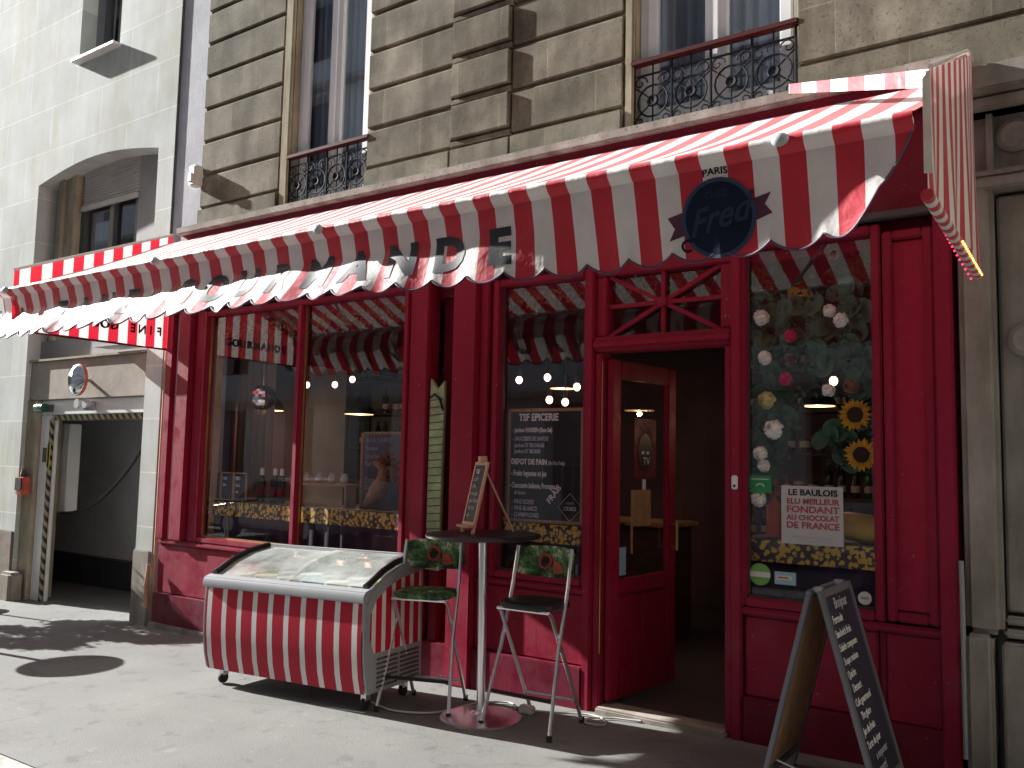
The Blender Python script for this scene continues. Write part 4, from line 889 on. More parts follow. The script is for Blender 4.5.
m = MB(); m.tube([(-1.62, .3, 2.62), (-1.55, .26, 2.55), (-1.5, .25, 2.42), (-1.5, .27, 2.28)], .08, 12, radii=[.02, .08, .09, .03]); tag(m.build('yellow_fruit_ornament', 'banana', smooth=True), 'large yellow fruit shaped ornament hanging high between the right window garlands', 'ornament')
m = MB(); m.tube([(-1.42, .3, 1.26), (-1.3, .28, 1.22), (-1.15, .27, 1.2), (-1.0, .3, 1.17)], .08, 12, radii=[.03, .08, .085, .03]); tag(m.build('squash', 'banana', smooth=True), 'long yellow squash lying on the display right of the poster', 'squash')
t = thing('poster', 'white chocolate award poster with black and red capitals in the right window', 'poster')
m = MB(); m.box(-1.605, -1.265, .06, .064, 1.115, 1.44); m.build('sheet', 'poster', t)
for s_, size, dz, mt, w_ in (('LE BAULOIS', .048, .052, 'ink', .27), ('ELU MEILLEUR', .042, .10, 'poster_red', .29), ('FONDANT', .052, .148, 'poster_red', .29), ('AU CHOCOLAT', .042, .19, 'poster_red', .29), ('DE FRANCE', .05, .236, 'poster_red', .29)):
    o = text('print', s_, size, (-1.435, .0575, 1.44 - dz), (1, 0, 0), (0, 0, 1), mt, t, align='CENTER', bold=.0012)
    ww = max(v.co.x for v in o.data.vertices) - min(v.co.x for v in o.data.vertices)
    for v in o.data.vertices: v.co.x = -1.43 + (v.co.x + 1.435) * w_ / ww
m = MB()
for k in range(3): m.box(-1.55 + .02 * k, -1.32, .0585, .0598, 1.155 - k * .013, 1.158 - k * .013)
m.build('small_print', 'chalk_dim', t); rebase(t, (-1.43, .06, 1.115))
m = MB(); m.lathe([(.0, 0), (.045, .003), (.045, .3), (.03, .34), (.0, .345)], (-1.72, .28, 1.127), 14); tag(m.build('orange_packet', 'orange', smooth=True), 'tall orange packet on the display left of the poster', 'packet')
bd = thing('green_badge', 'small green speech bubble badge on the glass at the left of the right window', 'badge')
m = MB(); m.prism([(-1.785, 1.395), (-1.73, 1.395), (-1.722, 1.37), (-1.71, 1.395), (-1.655, 1.395), (-1.655, 1.49), (-1.785, 1.49)], .040, .045); m.build('plate', 'green_badge', bd)
m = MB(); m.tube([(-1.72 + .022 * math.cos(a), .038, 1.43 + .015 * math.sin(a)) for a in [k * PI / 8 for k in range(9)]], .003, 4); m.box(-1.77, -1.67, .037, .039, 1.47, 1.474); m.build('white_motif', 'chalk', bd); rebase(bd, (-1.72, .04, 1.39))
rs = thing('round_sticker', 'round green and white sticker at the lower left of the right window', 'sticker')
m = MB(); m.lathe([(.062, 0), (.062, .003)], (-1.725, .046, .93), 24, 'Y'); m.build('disc', 'green_sticker', rs); m = MB(); m.box(-1.785, -1.665, .0405, .0425, .915, .945); m.build('band', 'poster', rs); rebase(rs, (-1.725, .045, .87))
bs = thing('blue_sticker', 'pale blue and white rectangular sticker beside the round green one', 'sticker')
m = MB(); m.box(-1.64, -1.52, .042, .046, .885, .955); m.build('sheet', 'blue_sticker', bs); m = MB(); m.box(-1.63, -1.54, .04, .0415, .91, .935); m.build('white_band', 'poster', bs); m = MB(); m.box(-1.62, -1.56, .0385, .0395, .92, .927); m.build('red_print', 'poster_red', bs); rebase(bs, (-1.58, .045, .885))
wst = thing('round_sticker', 'small round white sticker at the lower right corner of the right window', 'sticker')
m = MB(); m.lathe([(.035, 0), (.035, .003)], (-1.155, .046, .855), 24, 'Y'); m.build('disc', 'poster', wst); m = MB(); m.box(-1.175, -1.135, .0405, .042, .85, .862); m.build('print', 'grey', wst); rebase(wst, (-1.155, .045, .82))
m = MB(); m.box(-1.79, -1.3, .2, .24, .87, .885); m.box(-1.79, -1.1, .2, .24, .83, .84); tag(m.build('display_rails', 'grey_lt'), 'pale horizontal rails behind the stickers low in the right window', 'rail')
db = thing('doorbell', 'small white doorbell on the red jamb right of the door', 'doorbell')
m = MB(); m.box(-1.862, -1.825, -.045, -.031, 1.41, 1.49); m.build('casing', 'white', db, bevel=.006); m = MB(); m.lathe([(.009, 0), (.007, .004)], (-1.843, -.045, 1.43), 10, 'Y'); m.build('button', 'black', db); rebase(db, (-1.843, -.03, 1.41))

# ------------------------------------------------------------------ awning
aw = thing('awning', 'long red and white striped shop awning with scalloped valance over the shopfront', 'awning')
YA, ZA, YF, ZF = -.12, 3.545, -1.47, 2.895; XL, XR = -7.66, -.60
def cpt(u, v):
    x = XL + (XR - XL) * u; sag = .018 * math.sin(PI * v) * (1 + .5 * math.sin(x * 2.3)); return (x, YA + (YF - YA) * v, ZA + (ZF - ZA) * v - sag + .006 * math.sin(x * 5.1 + v * 3) * math.sin(PI * v))
m = MB(); m.grid(cpt, 220, 12); m.build('canopy', 'awning', aw, smooth=True)
m = MB(); m.grid(lambda u, v: (XL + (XR - XL) * u, YF - .05 * math.sin(v * 3.0) , ZF + .004 - .085 * v + .012 * math.sin(PI * v)), 260, 8); m.build('bar_cover', 'awning', aw, smooth=True)
m = MB(); m.tube([(XL, YF + .018, ZF - .035), (XR - .01, YF + .018, ZF - .035)], .022, 12); m.build('front_bar', 'white', aw, smooth=True)
m = MB()
for x in (-5.4, -3.78, -1.09, -7.5): m.ball((x, YF - .06, ZF - .035), .028, 10, 8, (1.3, .8, 1)); m.tube([(x, YF - .03, ZF - .035), (x, YF - .07, ZF - .035)], .015, 8)
m.build('bar_joint', 'grey_lt', aw, smooth=True)
def nz(x, z):   # soft cloth waves
    return (math.sin(x * 7.3 + 1.1) * .5 + math.sin(x * 13.7 + z * 5) * .3 + math.sin(x * 23.1 + z * 9 + 2) * .2)
def wob(x):
    return max(0., min(1., (-2.1 - x) / 1.6))
def zbot(x):
    s = abs(math.sin(PI * (x + 2.5) / SP)); z = 2.485 - .05 * s ** .8
    if x > -.95:
        t = (x + .95) / .35; z = z * (1 - t ** 2.0) + 2.84 * t ** 2.0
    return z
def valy(x, z):
    t = max(0., min(1.2, (2.82 - z) / .36)); k = wob(x)
    out = k * (-.035 * min(1, t / .38) + .15 * max(0, t - .36) ** 1.25 / .57 + .035 * nz(x, z) * t ** 1.2) + (1 - k) * (.010 * math.sin(x * 4.2) * t - .085 * t + .007 * nz(x, z) * t)
    if x > -1.0: out += .16 * ((x + 1.0) / .4) ** 1.5 * t ** 1.5
    # bottom lip puckers
    out += .012 * t ** 4 * (1 - abs(math.sin(PI * (x + 2.5) / SP)))
    return YF - .004 - out
NX = 840
def vp(u, v):
    x = XL + (XR - XL) * u; zt = 2.826; z = zt + (zbot(x) - zt) * v; return (x, valy(x, z), z)
m = MB(); m.grid(vp, NX, 18); va = m.build('valance', 'awning', aw, smooth=True)
m = MB(); m.tube([(XL + (XR - XL) * i / NX, valy(XL + (XR - XL) * i / NX, zbot(XL + (XR - XL) * i / NX)), zbot(XL + (XR - XL) * i / NX)) for i in range(NX + 1)], .006, 5); m.build('edge_binding', paint('binding', (.10, .05, .09), .7), va, smooth=True)
# shop name, one letter per third of a metre
name_ = 'LA FINE GOURMANDE'; pitch = .3225; xe = -2.535
for i, ch in enumerate(name_):
    if ch == ' ': continue
    xc = xe - (len(name_) - 1 - i) * pitch; size = .245
    text('letter', ch, size, (0, 0, 0), (1, 0, 0), (0, 0, 1), 'ink_cloth', va, align='CENTER', cuts=5, bold=.012,
         fn=lambda a, b, xc=xc: (xc + a * 1.12, valy(xc + a * 1.12, 2.535 + b) - .003, 2.535 + b))
# round emblem, printed on the valance
ex, ez = -1.39, 2.605
def onval(x, z, d): return (x, valy(x, z) - d, z)
def disc(m, cx, cz, r0, r1, d, n=40, rings=4, sq=1.0):
    if r0 == 0: m.grid(lambda u, v: onval(cx + r1 * v * math.cos(2 * PI * u), cz + r1 * v * math.sin(2 * PI * u) * sq, d), n, rings)
    else: m.grid(lambda u, v: onval(cx + (r0 + (r1 - r0) * v) * math.cos(2 * PI * u), cz + (r0 + (r1 - r0) * v) * math.sin(2 * PI * u) * sq, d), n, rings)
m = MB(); m.add([onval(ex + a, ez + b, .002) for a, b in ((-.235, .03), (-.12, .055), (-.12, -.045), (-.235, -.07), (-.205, -.02))], [(0, 1, 2, 3, 4)]); m.add([onval(ex + a, ez + b, .002) for a, b in ((.235, .075), (.12, .05), (.12, -.045), (.235, -.01), (.205, .03))], [(0, 1, 2, 3, 4)])
m.build('emblem_ribbon', paint('ribbon_maroon', (.09, .012, .04), .6), va)
m = MB(); disc(m, ex, ez, 0, .168, .004); m.build('emblem_rim', 'navy_rim', va)
m = MB(); disc(m, ex, ez, 0, .150, .006); m.build('emblem_disc', 'navy', va)
text('emblem_lettering', 'Fred', .155, (0, 0, 0), (1, 0, 0), (0, 0, 1), 'navy_text', va, align='CENTER', cuts=3, bold=.003, shear=.35, fn=lambda a, b: onval(ex + a * .95, ez - .045 + b + a * .18, .009))
text('emblem_lettering', 'CHEZ', .04, (0, 0, 0), (1, 0, 0), (0, 0, 1), 'navy_text', va, align='CENTER', cuts=2, fn=lambda a, b: onval(ex + a, ez + .085 + b, .009))
text('emblem_heading', 'PARIS', .04, (0, 0, 0), (1, 0, 0), (0, 0, 1), 'ink', va, align='CENTER', cuts=2, bold=.001, fn=lambda a, b: onval(ex + a * 1.15, ez + .182 - a * a * 2.2 + b, .003))
m = MB(); m.tube([onval(ex - .15 + .024 * math.cos(a), ez - .10 + .024 * math.sin(a), .006) for a in [.6 + k * .4 for k in range(13)]], .006, 5); m.build('emblem_curl', 'navy', va)
# arms
for x in (-6.6, -2.0):
    m = MB(); m.tube([(x, -.1, 3.3), (x + .45, -.75, 3.02), (x, -1.42, 2.86)], .016, 8); m.build('folding_arm', 'white', aw, smooth=True)
m = MB(); m.tube([(XL, -.085, 3.50), (XR - .02, -.085, 3.50)], .045, 12); m.build('roller_tube', 'grey_dk', aw)
rebase(aw, (-19 * SP, -.1, 3.5))
# left side curtain
def slope_z(y): return 2.86 + (y + 1.58) * (.70 / 1.46)
sc = thing('side_curtain', 'striped canvas side curtain with small lettering closing the left end of the awning', 'side curtain')
xs_ = -7.50
m = MB(); m.grid(lambda u, v: (xs_ + .012 * math.sin(u * 9) * v, -.03 - 1.44 * u, 2.54 + (slope_z(-.03 - 1.44 * u) + .06 + .07 * u - 2.54) * (1 - v)), 60, 12); m.build('canvas', 'cheek', sc, smooth=True)
m = MB(); m.tube([(xs_, -.03, slope_z(-.03) + .06), (xs_, -1.47, slope_z(-1.47) + .13)], .012, 8); m.build('top_rail', 'white', sc, smooth=True)
m = MB(); m.tube([(xs_, -.03, 2.54), (xs_, -1.47, 2.54)], .01, 8); m.build('bottom_rail', 'red_dark', sc, smooth=True)
s_ = 'FINE GOURMANDE'
for i, ch in enumerate(s_):
    if ch != ' ': text('letter', ch, .11, (xs_ - .006, -.1 - i * .09 - .02, 2.665), (0, -1, 0), (0, 0, 1), 'ink', sc, align='CENTER', bold=.002) ; text('letter', ch, .11, (xs_ + .012, -.1 - i * .09 - .02, 2.665), (0, -1, 0), (0, 0, 1), 'ink', sc, align='CENTER', bold=.002)
rebase(sc, (xs_, -.03, 2.54))
# right side curtain
sc = thing('side_curtain', 'striped canvas side curtain hanging at the right end of the awning with fairy lights', 'side curtain')
xs_ = -.565
def topz(y): return 3.62 + (y + .2) * .46 if y < -.2 else 3.62
def rc(u, v): y = -.10 - 1.22 * u; zb_ = 2.53 + .05 * u; return (xs_ + .016 * math.sin(u * 22) * (v ** 2) + .02 * math.sin(u * 5), y, zb_ + (topz(y) - zb_) * (1 - v))
m = MB(); m.grid(rc, 90, 14); m.build('canvas', 'cheek_fine', sc, smooth=True)
m = MB(); m.grid(lambda u, v: (xs_ - .002 - .028 * u, -1.322 - .01 * u, 3.11 - .42 * v - .04 * u * (1 - v)), 4, 8); m.build('front_fold', 'offwhite', sc, smooth=True)
m = MB(); m.tube([(xs_, -.08, 2.525), (xs_ - .01, -1.40, 2.585)], .024, 12); m.build('bottom_roll', 'cheek_fine', sc, smooth=True)
m = MB(); m.tube([(xs_, -.1, 3.63), (xs_, -.25, 3.62), (xs_, -1.33, 3.115)], .01, 8); m.build('top_rail', 'white', sc, smooth=True)
m = MB(); m.grid(lambda u, v: (-1.46 + (xs_ - .01 + 1.46) * u, -.215 - 1.09 * u, 3.675 + (3.115 - 3.675) * u - v * (.055 + .02 * u)), 40, 3)
m.build('cover_flap', 'awning', sc, smooth=True)
for k in range(16):
    u = k / 15; m = MB(); m.ball((xs_ + .022, -.12 - .62 * u, 2.515 + .03 * u), .0055, 6, 5); m.build('light_bulb', 'fairy', sc)
for k in range(14):
    u = k / 13; m = MB(); m.ball((xs_ - .08 + .06 * u, -.62 - .1 * math.sin(u * PI) + .45 * u, 2.66 - .17 * u), .0055, 6, 5); m.build('light_bulb', 'fairy_r', sc)
rebase(sc, (xs_, -.1, 2.53))

# ------------------------------------------------------------------ ice cream freezer
fz = thing('ice_cream_freezer', 'grey chest freezer with curved glass lid and red and white striped body on castors', 'freezer')
L = .69
prof = [(.045, .115), (.018, .22), (.002, .36), (.0, .48), (.004, .60), (.01, .685)]      # (y from front, z)
m = MB(); n = len(prof)
m.grid(lambda u, v: (-L + 2 * L * u, prof[round(v * (n - 1))][0], prof[round(v * (n - 1))][1]), 30, n - 1); m.build('striped_front', 'frz_stripe', fz, smooth=True)
side = [(.045, .115), (.018, .22), (.002, .36), (.0, .48), (.004, .60), (.01, .665), (.03, .72), (.10, .765), (.22, .83), (.36, .875), (.52, .90), (.60, .90), (.60, .115)]
m = MB()
m.prism_x([(y + .004, z) for y, z in side[:-2]] + [(.60, .90), (.60, .115)], -L - .0, -L - .03) ; m.prism_x([(y + .004, z) for y, z in side], L, L + .03); m.build('end_frame', 'grey', fz, bevel=.008)
m = MB(); m.prism_x([(.09, .36), (.045, .45), (.05, .60), (.10, .68), (.22, .75), (.36, .795), (.57, .82), (.57, .36)], L + .0305, L + .034); m.build('side_panel', 'frz_stripe_side', fz)
m = MB()
for i in range(7):
    for j in range(2): m.box(L + .0305, L + .036, .12 + j * .24, .33 + j * .23, .145 + i * .028, .157 + i * .028)
m.build('vent', 'grey_dk', fz)
m = MB(); m.prism_x([(-.012, .672), (-.014, .71), (.0, .74), (.055, .757), (.055, .70), (.02, .672)], -L - .028, L + .028); m.build('front_rail', 'grey', fz, smooth=True, bevel=.006)
m = MB(); m.box(-L, L, .56, .60, .115, .90); m.box(-L, L, .58, .605, .90, .925); m.box(-L, L, .075, .56, .115, .15); m.build('body', 'grey_lt', fz)
m = MB(); m.box(-L + .02, L - .02, .08, .54, .152, .655); m.build('inner_tank', 'frost', fz)
lid = [(.055, .752), (.10, .772), (.22, .833), (.36, .878), (.52, .902), (.56, .904)]
def lidy(v):
    t = v * (len(lid) - 1); i = min(int(t), len(lid) - 2); f_ = t - i; return [lid[i][k] * (1 - f_) + lid[i + 1][k] * f_ for k in (0, 1)]
for a, b, dz in ((-L + .04, .03, 0), (-.01, L - .04, .012)):
    m = MB(); m.grid(lambda u, v: (a + (b - a) * u, lidy(v)[0], lidy(v)[1] + dz), 6, 20); gl_ = m.build('glass_lid', 'glass_frz', fz, smooth=True)
    m = MB(); m.tube([(b, lidy(v / 12)[0], lidy(v / 12)[1] + dz) for v in range(13)], .006, 6); m.build('lid_edge', 'brass', gl_, smooth=True)
m = MB()
for s_ in (-1, 1): m.tube([(s_ * (L - .02), lidy(v / 12)[0], lidy(v / 12)[1] + .012) for v in range(13)], .022, 8)
m.build('lid_track', 'black', fz, smooth=True)
for i, (x, y) in enumerate(((-L + .06, .13), (L - .06, .13), (-L + .06, .52), (L - .06, .52))):
    m = MB(); m.lathe([(.0, -.013), (.036, -.013), (.04, 0), (.036, .013), (.0, .013)], (x, y, .041), 14, 'X'); c_ = m.build('caster', 'rubber', fz, smooth=True)
    m = MB(); m.box(x - .02, x + .02, y - .02, y + .03, .06, .114); m.build('caster_fork', 'steel', c_)
# tubs inside, seen through glass
place(fz, -4.55, -1.03, math.radians(5.2))
cols = ['petal_w', 'petal_cream', 'offwhite', 'blue_sticker', 'petal_w', 'poster', 'green_sticker', 'offwhite', 'petal_w', 'label']
Mf = fz.matrix_basis.copy()
for i in range(12):
    a = i % 6; b = i // 6
    m = MB(); m.lathe([(.07, 0), (.08, .09), (.084, .1), (.0, .102)], n=16); t = m.build('ice_cream_tub', cols[i % 10], smooth=True)
    t.matrix_basis = Mf @ Matrix.Translation((-.53 + a * .21, .2 + b * .22, .657)); tag(t, '%s round ice cream tub from the left in the %s row under the freezer lid' % (ORD[a + 1], ['front', 'back'][b]), 'tub', 'ice cream tubs in the freezer')

# ------------------------------------------------------------------ folding bar stools
def stool(lab, seat_mat, group):
    t = thing('folding_bar_stool', lab, 'bar stool', group); w_ = .21; r_ = .0115
    for s in (-1, 1):
        m = MB(); m.tube([(s * (w_ + .03), -.27, .02), (s * (w_ - .005), -.13, .45), (s * (w_ - .01), -.02, .80), (s * (w_ - .015), .03, 1.035)], r_, 8); f_ = m.build('front_leg', 'chrome', t, smooth=True)
        m = MB(); m.lathe([(.016, 0), (.016, .03), (.012, .035)], (s * (w_ + .03), -.271, 0), 10); m.build('foot_cap', 'rubber', f_)
        m = MB(); m.tube([(s * (w_ - .03), -.20, .685), (s * (w_ - .03), -.165, .66), (s * (w_ - .027), .02, .30), (s * (w_ - .025), .16, .02)], r_, 8); f_ = m.build('rear_leg', 'chrome' if s > 0 else 'steel', t, smooth=True)
        m = MB(); m.lathe([(.016, 0), (.016, .03), (.012, .035)], (s * (w_ - .025), .165, 0), 10); m.build('foot_cap', 'rubber', f_)
    m = MB(); m.tube([(-w_, -.21, .20), (w_, -.21, .20)], .011, 8); m.build('footrest', 'black', t, smooth=True)
    m = MB(); m.tube([(-w_ + .025, .10, .14), (w_ - .025, .10, .14)], .009, 8); m.tube([(-w_ + .03, -.20, .685), (w_ - .03, -.20, .685)], .010, 8); m.build('cross_bar', 'chrome', t, smooth=True)
    # seat
    def sp(u, v):
        a = 2 * PI * u; ca, sa = math.cos(a), math.sin(a); k = 1 / max((abs(ca) ** 3.2 + abs(sa) ** 3.2) ** (1 / 3.2), 1e-6)
        pr = [(0, .0), (.96, -.0), (1.0, .012), (.99, .03), (.9, .042), (.5, .047), (0, .048)]; q = v * (len(pr) - 1); i = min(int(q), len(pr) - 2); f_ = q - i
        rr = pr[i][0] * (1 - f_) + pr[i + 1][0] * f_; h = pr[i][1] * (1 - f_) + pr[i + 1][1] * f_
        return (ca * k * rr * .195, -.07 + sa * k * rr * .17, .69 + h)
    m = MB(); m.grid(sp, 32, 18); m.build('seat', seat_mat, t, smooth=True)
    # back: curved padded board
    def bp(u, v):
        a = 2 * PI * v; th_ = .022; hw, hh = .215, .095
        x = -hw + 2 * hw * u; e = max(0, 1 - abs(u * 2 - 1) ** 4) ** .5; yy = .03 - .05 * (1 - (x / hw) ** 2) * -1
        return (x, yy + .022 * math.cos(a) * (.4 + .6 * e), .945 + math.copysign(abs(math.sin(a)) ** .45, math.sin(a)) * hh * (.62 + .38 * e))
    m = MB(); m.grid(bp, 28, 24); bk = m.build('backrest', 'jungle', t, smooth=True)
    m = MB(); m.lathe([(.0, 0.006), (.018, .007), (.024, .002)], (-.01, .05, .95), 16, 'Y'); m.build('dark_flower_centre', 'seed', bk)
    m = MB(); m.tube([(-.01 + .042 * math.cos(k * PI / 10) ** 1,   .052, .95 + .042 * math.sin(k * PI / 10)) for k in range(20)], .007, 6, closed=True); m.build('red_ring_print', 'poster_red', bk, smooth=True)
    m = MB()
    for k in range(9):
        a = .2 + k * .16; c = Vector((.06, .035, .88)); u = Vector((math.cos(a), 0, math.sin(a))); v_ = Vector((-math.sin(a), 0, math.cos(a)))
        m.add([c, c + u * .05 + v_ * .007, c + u * .09, c + u * .05 - v_ * .007], [(0, 1, 2, 3)])
    m.build('leaf_print', 'orange', bk)
    return t
s1 = stool('folding bar stool with a leafy print seat, left of the tall table by the freezer', 'jungle', 'folding bar stools at the high table'); place(s1, -3.70, -.50, math.radians(17))
s2 = stool('folding bar stool with a plain black seat, right of the tall table by the door', 'black', 'folding bar stools at the high table'); place(s2, -2.90, -.42, math.radians(-1))
# ------------------------------------------------------------------ high table
tb = thing('bar_table', 'round black high table on a chrome column and disc base', 'table')
m = MB(); m.lathe([(.0, 1.075), (.30, 1.075), (.355, 1.085), (.36, 1.10), (.35, 1.108), (.0, 1.108)], n=40); m.build('tabletop', 'black', tb, smooth=True)
m = MB(); m.lathe([(.027, .03), (.027, 1.075)], n=20); m.build('column', 'chrome', tb, smooth=True)
m = MB(); m.lathe([(.25, 0), (.25, .01), (.2, .022), (.06, .035), (.045, .05), (.0, .05)], n=36); m.build('base', 'chrome', tb, smooth=True)
place(tb, -3.25, -.55)
# ------------------------------------------------------------------ table easel board
es = thing('table_easel', 'small wooden easel chalkboard standing on the round high table', 'easel')
def EP(u, h, n): # u across, h along board, n behind; board leans back
    return Vector((n * 1.0 + h * .22, u, h * .975))
m = MB()
for u0, u1, h0, h1 in ((-.09, -.072, 0, .45), (.072, .09, 0, .45), (-.072, .072, .43, .45), (-.072, .072, .05, .07)):
    m.add([EP(u, h, n_) for n_ in (0, .016) for (u, h) in ((u0, h0), (u1, h0), (u1, h1), (u0, h1))], [(0, 1, 2, 3), (7, 6, 5, 4), (0, 4, 5, 1), (1, 5, 6, 2), (2, 6, 7, 3), (3, 7, 4, 0)])
m.build('frame', 'wood_pink', es)
m = MB(); m.add([EP(u, h, n_) for n_ in (.004, .012) for (u, h) in ((-.072, .07), (.072, .07), (.072, .43), (-.072, .43))], [(0, 1, 2, 3), (7, 6, 5, 4), (0, 4, 5, 1), (1, 5, 6, 2), (2, 6, 7, 3), (3, 7, 4, 0)]); m.build('board', 'board', es)
m = MB(); m.tube([EP(0, .44, .01), (.33, 0, .0)], .008, 6); m.build('rear_leg', 'wood_pink', es)
m = MB(); m.box(.085, .13, -.02, .02, .435, .475); m.build('clip', 'wood_pink', es)
m = MB(); m.box(-.03, .01, -.085, .085, .035, .05); m.build('ledge', 'wood_pink', es)
Ue = Vector((0, -1, 0)); Ve = Vector((.22, 0, .975)).normalized()
for i, s_ in enumerate(('TSF', 'cafe', 'the', 'soupe', 'jus frais', 'tartes', 'vin')):
    text('chalk_writing', s_, .042, EP(.055, .375 - i * .046, .0) + Vector((.001, 0, 0)), Ue, Ve, 'chalk_dim' if i else 'chalk', es)
place(es, -3.36, -.60, math.radians(62), z=1.11 + gz(-3.3))
# ------------------------------------------------------------------ sandwich board
ab = thing('sandwich_board', 'grey framed A-shaped pavement chalkboard with blue writing right of the door', 'sandwich board')
Wd, Hh, sp_ = .52, .96, .25
def AP(side, u, h, n):    # side +1 writing face; u across depth (y), h up the leg 0..1, n outward
    x = side * sp_ * (1 - h) + side * .012 + side * n; return Vector((x, u, h * Hh + n * .25))
for side in (1, -1):
    m = MB()
    for u0, u1, h0, h1 in ((-Wd / 2, -Wd / 2 + .035, 0, 1), (Wd / 2 - .035, Wd / 2, 0, 1), (-Wd / 2 + .035, Wd / 2 - .035, .965, 1), (-Wd / 2 + .035, Wd / 2 - .035, .08, .12)):
        m.add([AP(side, u, h, n_) for n_ in (0, .022) for (u, h) in ((u0, h0), (u1, h0), (u1, h1), (u0, h1))], [(0, 1, 2, 3), (7, 6, 5, 4), (0, 4, 5, 1), (1, 5, 6, 2), (2, 6, 7, 3), (3, 7, 4, 0)])
    fr_ = m.build('frame', 'grey_ab', ab, bevel=.003)
    m = MB(); m.add([AP(side, u, h, n_) for n_ in (.006, .014) for (u, h) in ((-Wd / 2 + .035, .12), (Wd / 2 - .035, .12), (Wd / 2 - .035, .965), (-Wd / 2 + .035, .965))], [(0, 1, 2, 3), (7, 6, 5, 4), (0, 4, 5, 1), (1, 5, 6, 2), (2, 6, 7, 3), (3, 7, 4, 0)])
    m.build('board', 'board_blue', ab)
    if side == -1:
        m = MB(); m.add([AP(side, u, h, .0045) for (u, h) in ((-Wd / 2 + .036, .13), (Wd / 2 - .036, .13), (Wd / 2 - .036, .96), (-Wd / 2 + .036, .96))], [(0, 1, 2, 3)]); m.build('plywood_back', 'wood', ab)
Va = (AP(1, 0, 1, 0) - AP(1, 0, 0, 0)).normalized(); Ua = Vector((0, 1, 0))
for i, (s_, sz, u) in enumerate((('Bonjour', .075, -.1), ('Formule', .055, -.19), ('Sandwich frais', .05, -.2), ('Salade composee', .048, -.2), ('Soupe maison', .048, -.19), ('Quiche', .05, -.19), ('Dessert', .05, -.17), ('Cafe gourmand', .048, -.19), ('The glace', .048, -.16), ('Jus de fruits', .048, -.19), ('Tarte du jour', .048, -.19), ('a emporter', .05, -.1), ('merci', .06, -.1))):
    text('chalk_writing', s_, sz, AP(1, u, .90 - i * .062, .016), Ua, Va, 'chalk_dim' if i in (0, 11, 12) else 'chalk', ab, sx=.9)
m = MB(); m.tube([(-.2, -.22, .16), (.0, -.22, .11), (.2, -.22, .16)], .004, 6); m.build('stay_cord', 'cable', ab)
m = MB(); m.box(-.02, .02, -.2, -.16, Hh - .01, Hh + .012); m.box(-.02, .02, .16, .2, Hh - .01, Hh + .012); m.build('hinge', 'steel', ab)
place(ab, -1.18, -.50)
# ------------------------------------------------------------------ cable on the ground
def cab(pts, lab):
    P = [Vector((x, y, gz(x) + .012)) for x, y in pts]; out = []
    for i in range(len(P) - 1):
        a, b, c, d = P[max(i - 1, 0)], P[i], P[i + 1], P[min(i + 2, len(P) - 1)]
        for k in range(6):
            t = k / 6; out.append(.5 * ((2 * b) + (c - a) * t + (2 * a - 5 * b + 4 * c - d) * t * t + (3 * b - a - 3 * c + d) * t ** 3))
    out.append(P[-1]); m = MB(); m.tube(out, .006, 6); tag(m.build('power_cable', 'cable', smooth=True), lab, 'cable', 'white cables on the pavement')
cab([(-4.0, -.72), (-3.75, -.78), (-3.52, -.66), (-3.45, -.35), (-3.3, -.2), (-3.18, -.28), (-3.28, -.38), (-3.4, -.3)], 'white power cable snaking from the freezer under the left bar stool')
cab([(-3.12, -.28), (-2.9, -.2), (-2.75, -.13), (-2.62, -.16), (-2.56, -.26), (-2.66, -.29), (-2.7, -.2), (-2.6, -.11), (-2.5, -.08), (-2.42, -.06)], 'white power cable with a loop lying in front of the open door')
# black socket block at table foot
m = MB(); m.box(-.05, .05, -.03, .03, 0, .05); ps = m.build('plug_block', 'offwhite', bevel=.01); ps.location = (-3.08, -.30, gz(-3.08)); tag(ps, 'small white plug block on the pavement behind the high table base', 'plug')
# downpipe / cable at right edge
m = MB(); m.tube([(-.672, -.06, .15), (-.672, -.06, .95), (-.675, -.05, 1.1)], .012, 8); tag(m.build('grey_conduit', 'grey', smooth=True), 'thin grey conduit running up beside the right edge of the shopfront', 'conduit')
m = MB(); m.tube([(-7.56, -.05, .1), (-7.555, -.07, .3), (-7.56, -.05, .5)], .018, 8); m.tube([(-7.56, .02, -.05), (-7.56, .02, 3.4)], .022, 8); tag(m.build('drain_pipe', 'wood_pink', smooth=True), 'narrow pinkish pipe between the garage pier and the shopfront', 'pipe')
# green bulb hook etc

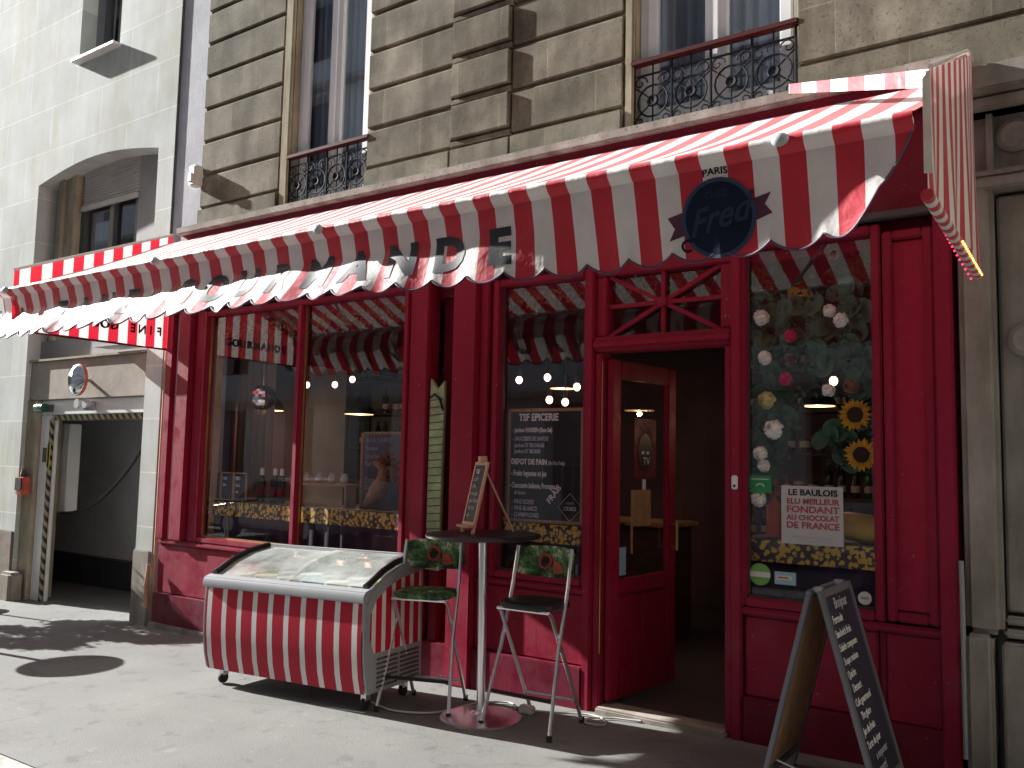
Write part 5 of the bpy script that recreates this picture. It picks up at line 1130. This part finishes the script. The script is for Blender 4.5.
# ------------------------------------------------------------------ across the street (seen only in reflections)
ob = thing('opposite_building', 'cream apartment building across the street reflected in the shop glass', 'building')
m = MB(); hol = []
for fl_ in range(7):
    for k in range(21): hol.append((-38 + k * 3.0, -36.8 + k * 3.0, .9 + fl_ * 3.1, 2.9 + fl_ * 3.1))
wallrect(m, -38, 30, -.2, 24, hol, -12.4, -12.0); m.build('wall', 'opp', ob)
m = MB(); m.box(-38, 30, -12.7, -12.6, -.2, 24); m.build('window_dark', 'black', ob)
m = MB()
for fl_ in range(1, 8): m.box(-38, 30, -12.0, -11.7, fl_ * 3.1 - .1, fl_ * 3.1 + .05)
m.build('cornice', 'ledge', ob); rebase(ob, (-15, -12.2, 0))
def car(x, y, lab):
    t = thing('parked_car', lab, 'car', 'cars parked in the street behind the camera')
    prof_ = [(-2.0, .25), (-2.05, .55), (-1.95, .72), (-1.1, .85), (-.45, 1.28), (.1, 1.36), (1.0, 1.33), (1.65, 1.0), (1.95, .9), (2.0, .5), (1.95, .25)]
    m = MB(); m.prism(prof_, -.8, .8); m.build('body', 'car_paint', t, bevel=.07, seg=3)
    m = MB(); m.prism([(-1.0, .88), (-.45, 1.24), (.1, 1.31), (.95, 1.28), (1.45, 1.0)], -.815, .815); m.build('side_window', 'black', t)
    m = MB(); m.obox((-.80, 0, 1.08), (.65, 0, .43), (0, 1, 0), (-.43, 0, .65), .36, .68, .02); m.build('windscreen', 'black', t)
    for xx in (-1.25, 1.25):
        for s in (-1, 1):
            m = MB(); m.lathe([(.0, -.1), (.28, -.1), (.31, -.07), (.31, .07), (.28, .1), (.0, .1)], (xx, s * .74, .31), 20, 'Y'); wh = m.build('wheel', 'rubber', t, smooth=True)
            m = MB(); m.lathe([(.0, -.115), (.19, -.115), (.2, .115), (.0, .115)], (xx, s * .74, .31), 16, 'Y'); m.build('rim', 'steel', wh)
    for s in (-.6, .6):
        m = MB(); m.box(-2.03, -1.93, s - .14, s + .14, .56, .70); m.build('headlight', 'white', t, bevel=.02)
    t.location = (x, y, gz(x) - .13); return t
car(-15.3, -8.4, 'silver hatchback parked across the street, reflected in the large window')
c2 = car(-21.5, -8.4, 'silver hatchback parked further up the street beyond the reflected one')
# unseen blocks added at both street ends to cut the sky fill
def block(x0, x1, y0, y1, h, lab, loc):
    t = thing('added_sky_blocker', lab, 'building', 'unseen blocks added to cut the sky light')
    m = MB(); m.box(x0, x1, y0, y1, -.3, h); m.build('wall', 'stone_trim', t)
    m = MB(); k = 0
    xf = x0 - .03 if x0 > 0 else x1; xb = x0 - .001 if x0 > 0 else x1 + .03
    for fl_ in range(int(h / 3.2)):
        for j in range(int((y1 - y0) / 2.6)): m.box(min(xf, xb), max(xf, xb), y0 + .8 + j * 2.6, y0 + 2.0 + j * 2.6, 1 + fl_ * 3.2, 3 + fl_ * 3.2)
    m.build('window_row', 'glass_dark', t); rebase(t, loc)
M['glass_dark'] = paint('dark_window', (.03, .035, .045), .15, .2)
block(13, 22, -40, 20, 22, 'unseen stone block added on the right to keep sky light out of the street', (17, -10, 0))
block(-95, -80, -40, 20, 12, 'low unseen stone block added far left to cut sky light along the street', (-88, -10, 0))
# round table read from its oval shadow; unseen bay trees added to cast shade
t2 = dup(tb); place(t2, -8.75, -1.62); t2['label'] = 'round high table just outside the left of the picture, shading the pavement'; t2['group'] = 'round high tables'; tb['group'] = 'round high tables'
bt = thing('added_bay_tree', 'unseen ball shaped bay tree in a grey tub, added at left to cast shade', 'potted tree')
m = MB(); m.lathe([(.16, 0), (.2, .4), (.22, .42), (.2, .44), (.0, .40)], n=20); m.build('tub', 'grey_dk', bt, smooth=True)
m = MB(); m.tube([(0, 0, .38), (.01, 0, 1.1), (0, 0, 1.4)], .02, 8); m.build('trunk', 'wood_dark', bt, smooth=True)
m = MB(); leafcloud(m, [(.33 * math.cos(a) * math.sin(b), .33 * math.sin(a) * math.sin(b), 1.42 + .36 * math.cos(b)) for a, b in [(random.uniform(0, 6.28), random.uniform(0, 3.14)) for _ in range(160)]], 3800, .04, (.04, .04, .04)); m.build('crown', 'leaf', bt)
place(bt, -10.35, -.72)
bt2 = dup(bt); place(bt2, -10.95, -1.45, 1.2); bt2['label'] = 'second unseen ball shaped bay tree, added further from the shop to cast shade'
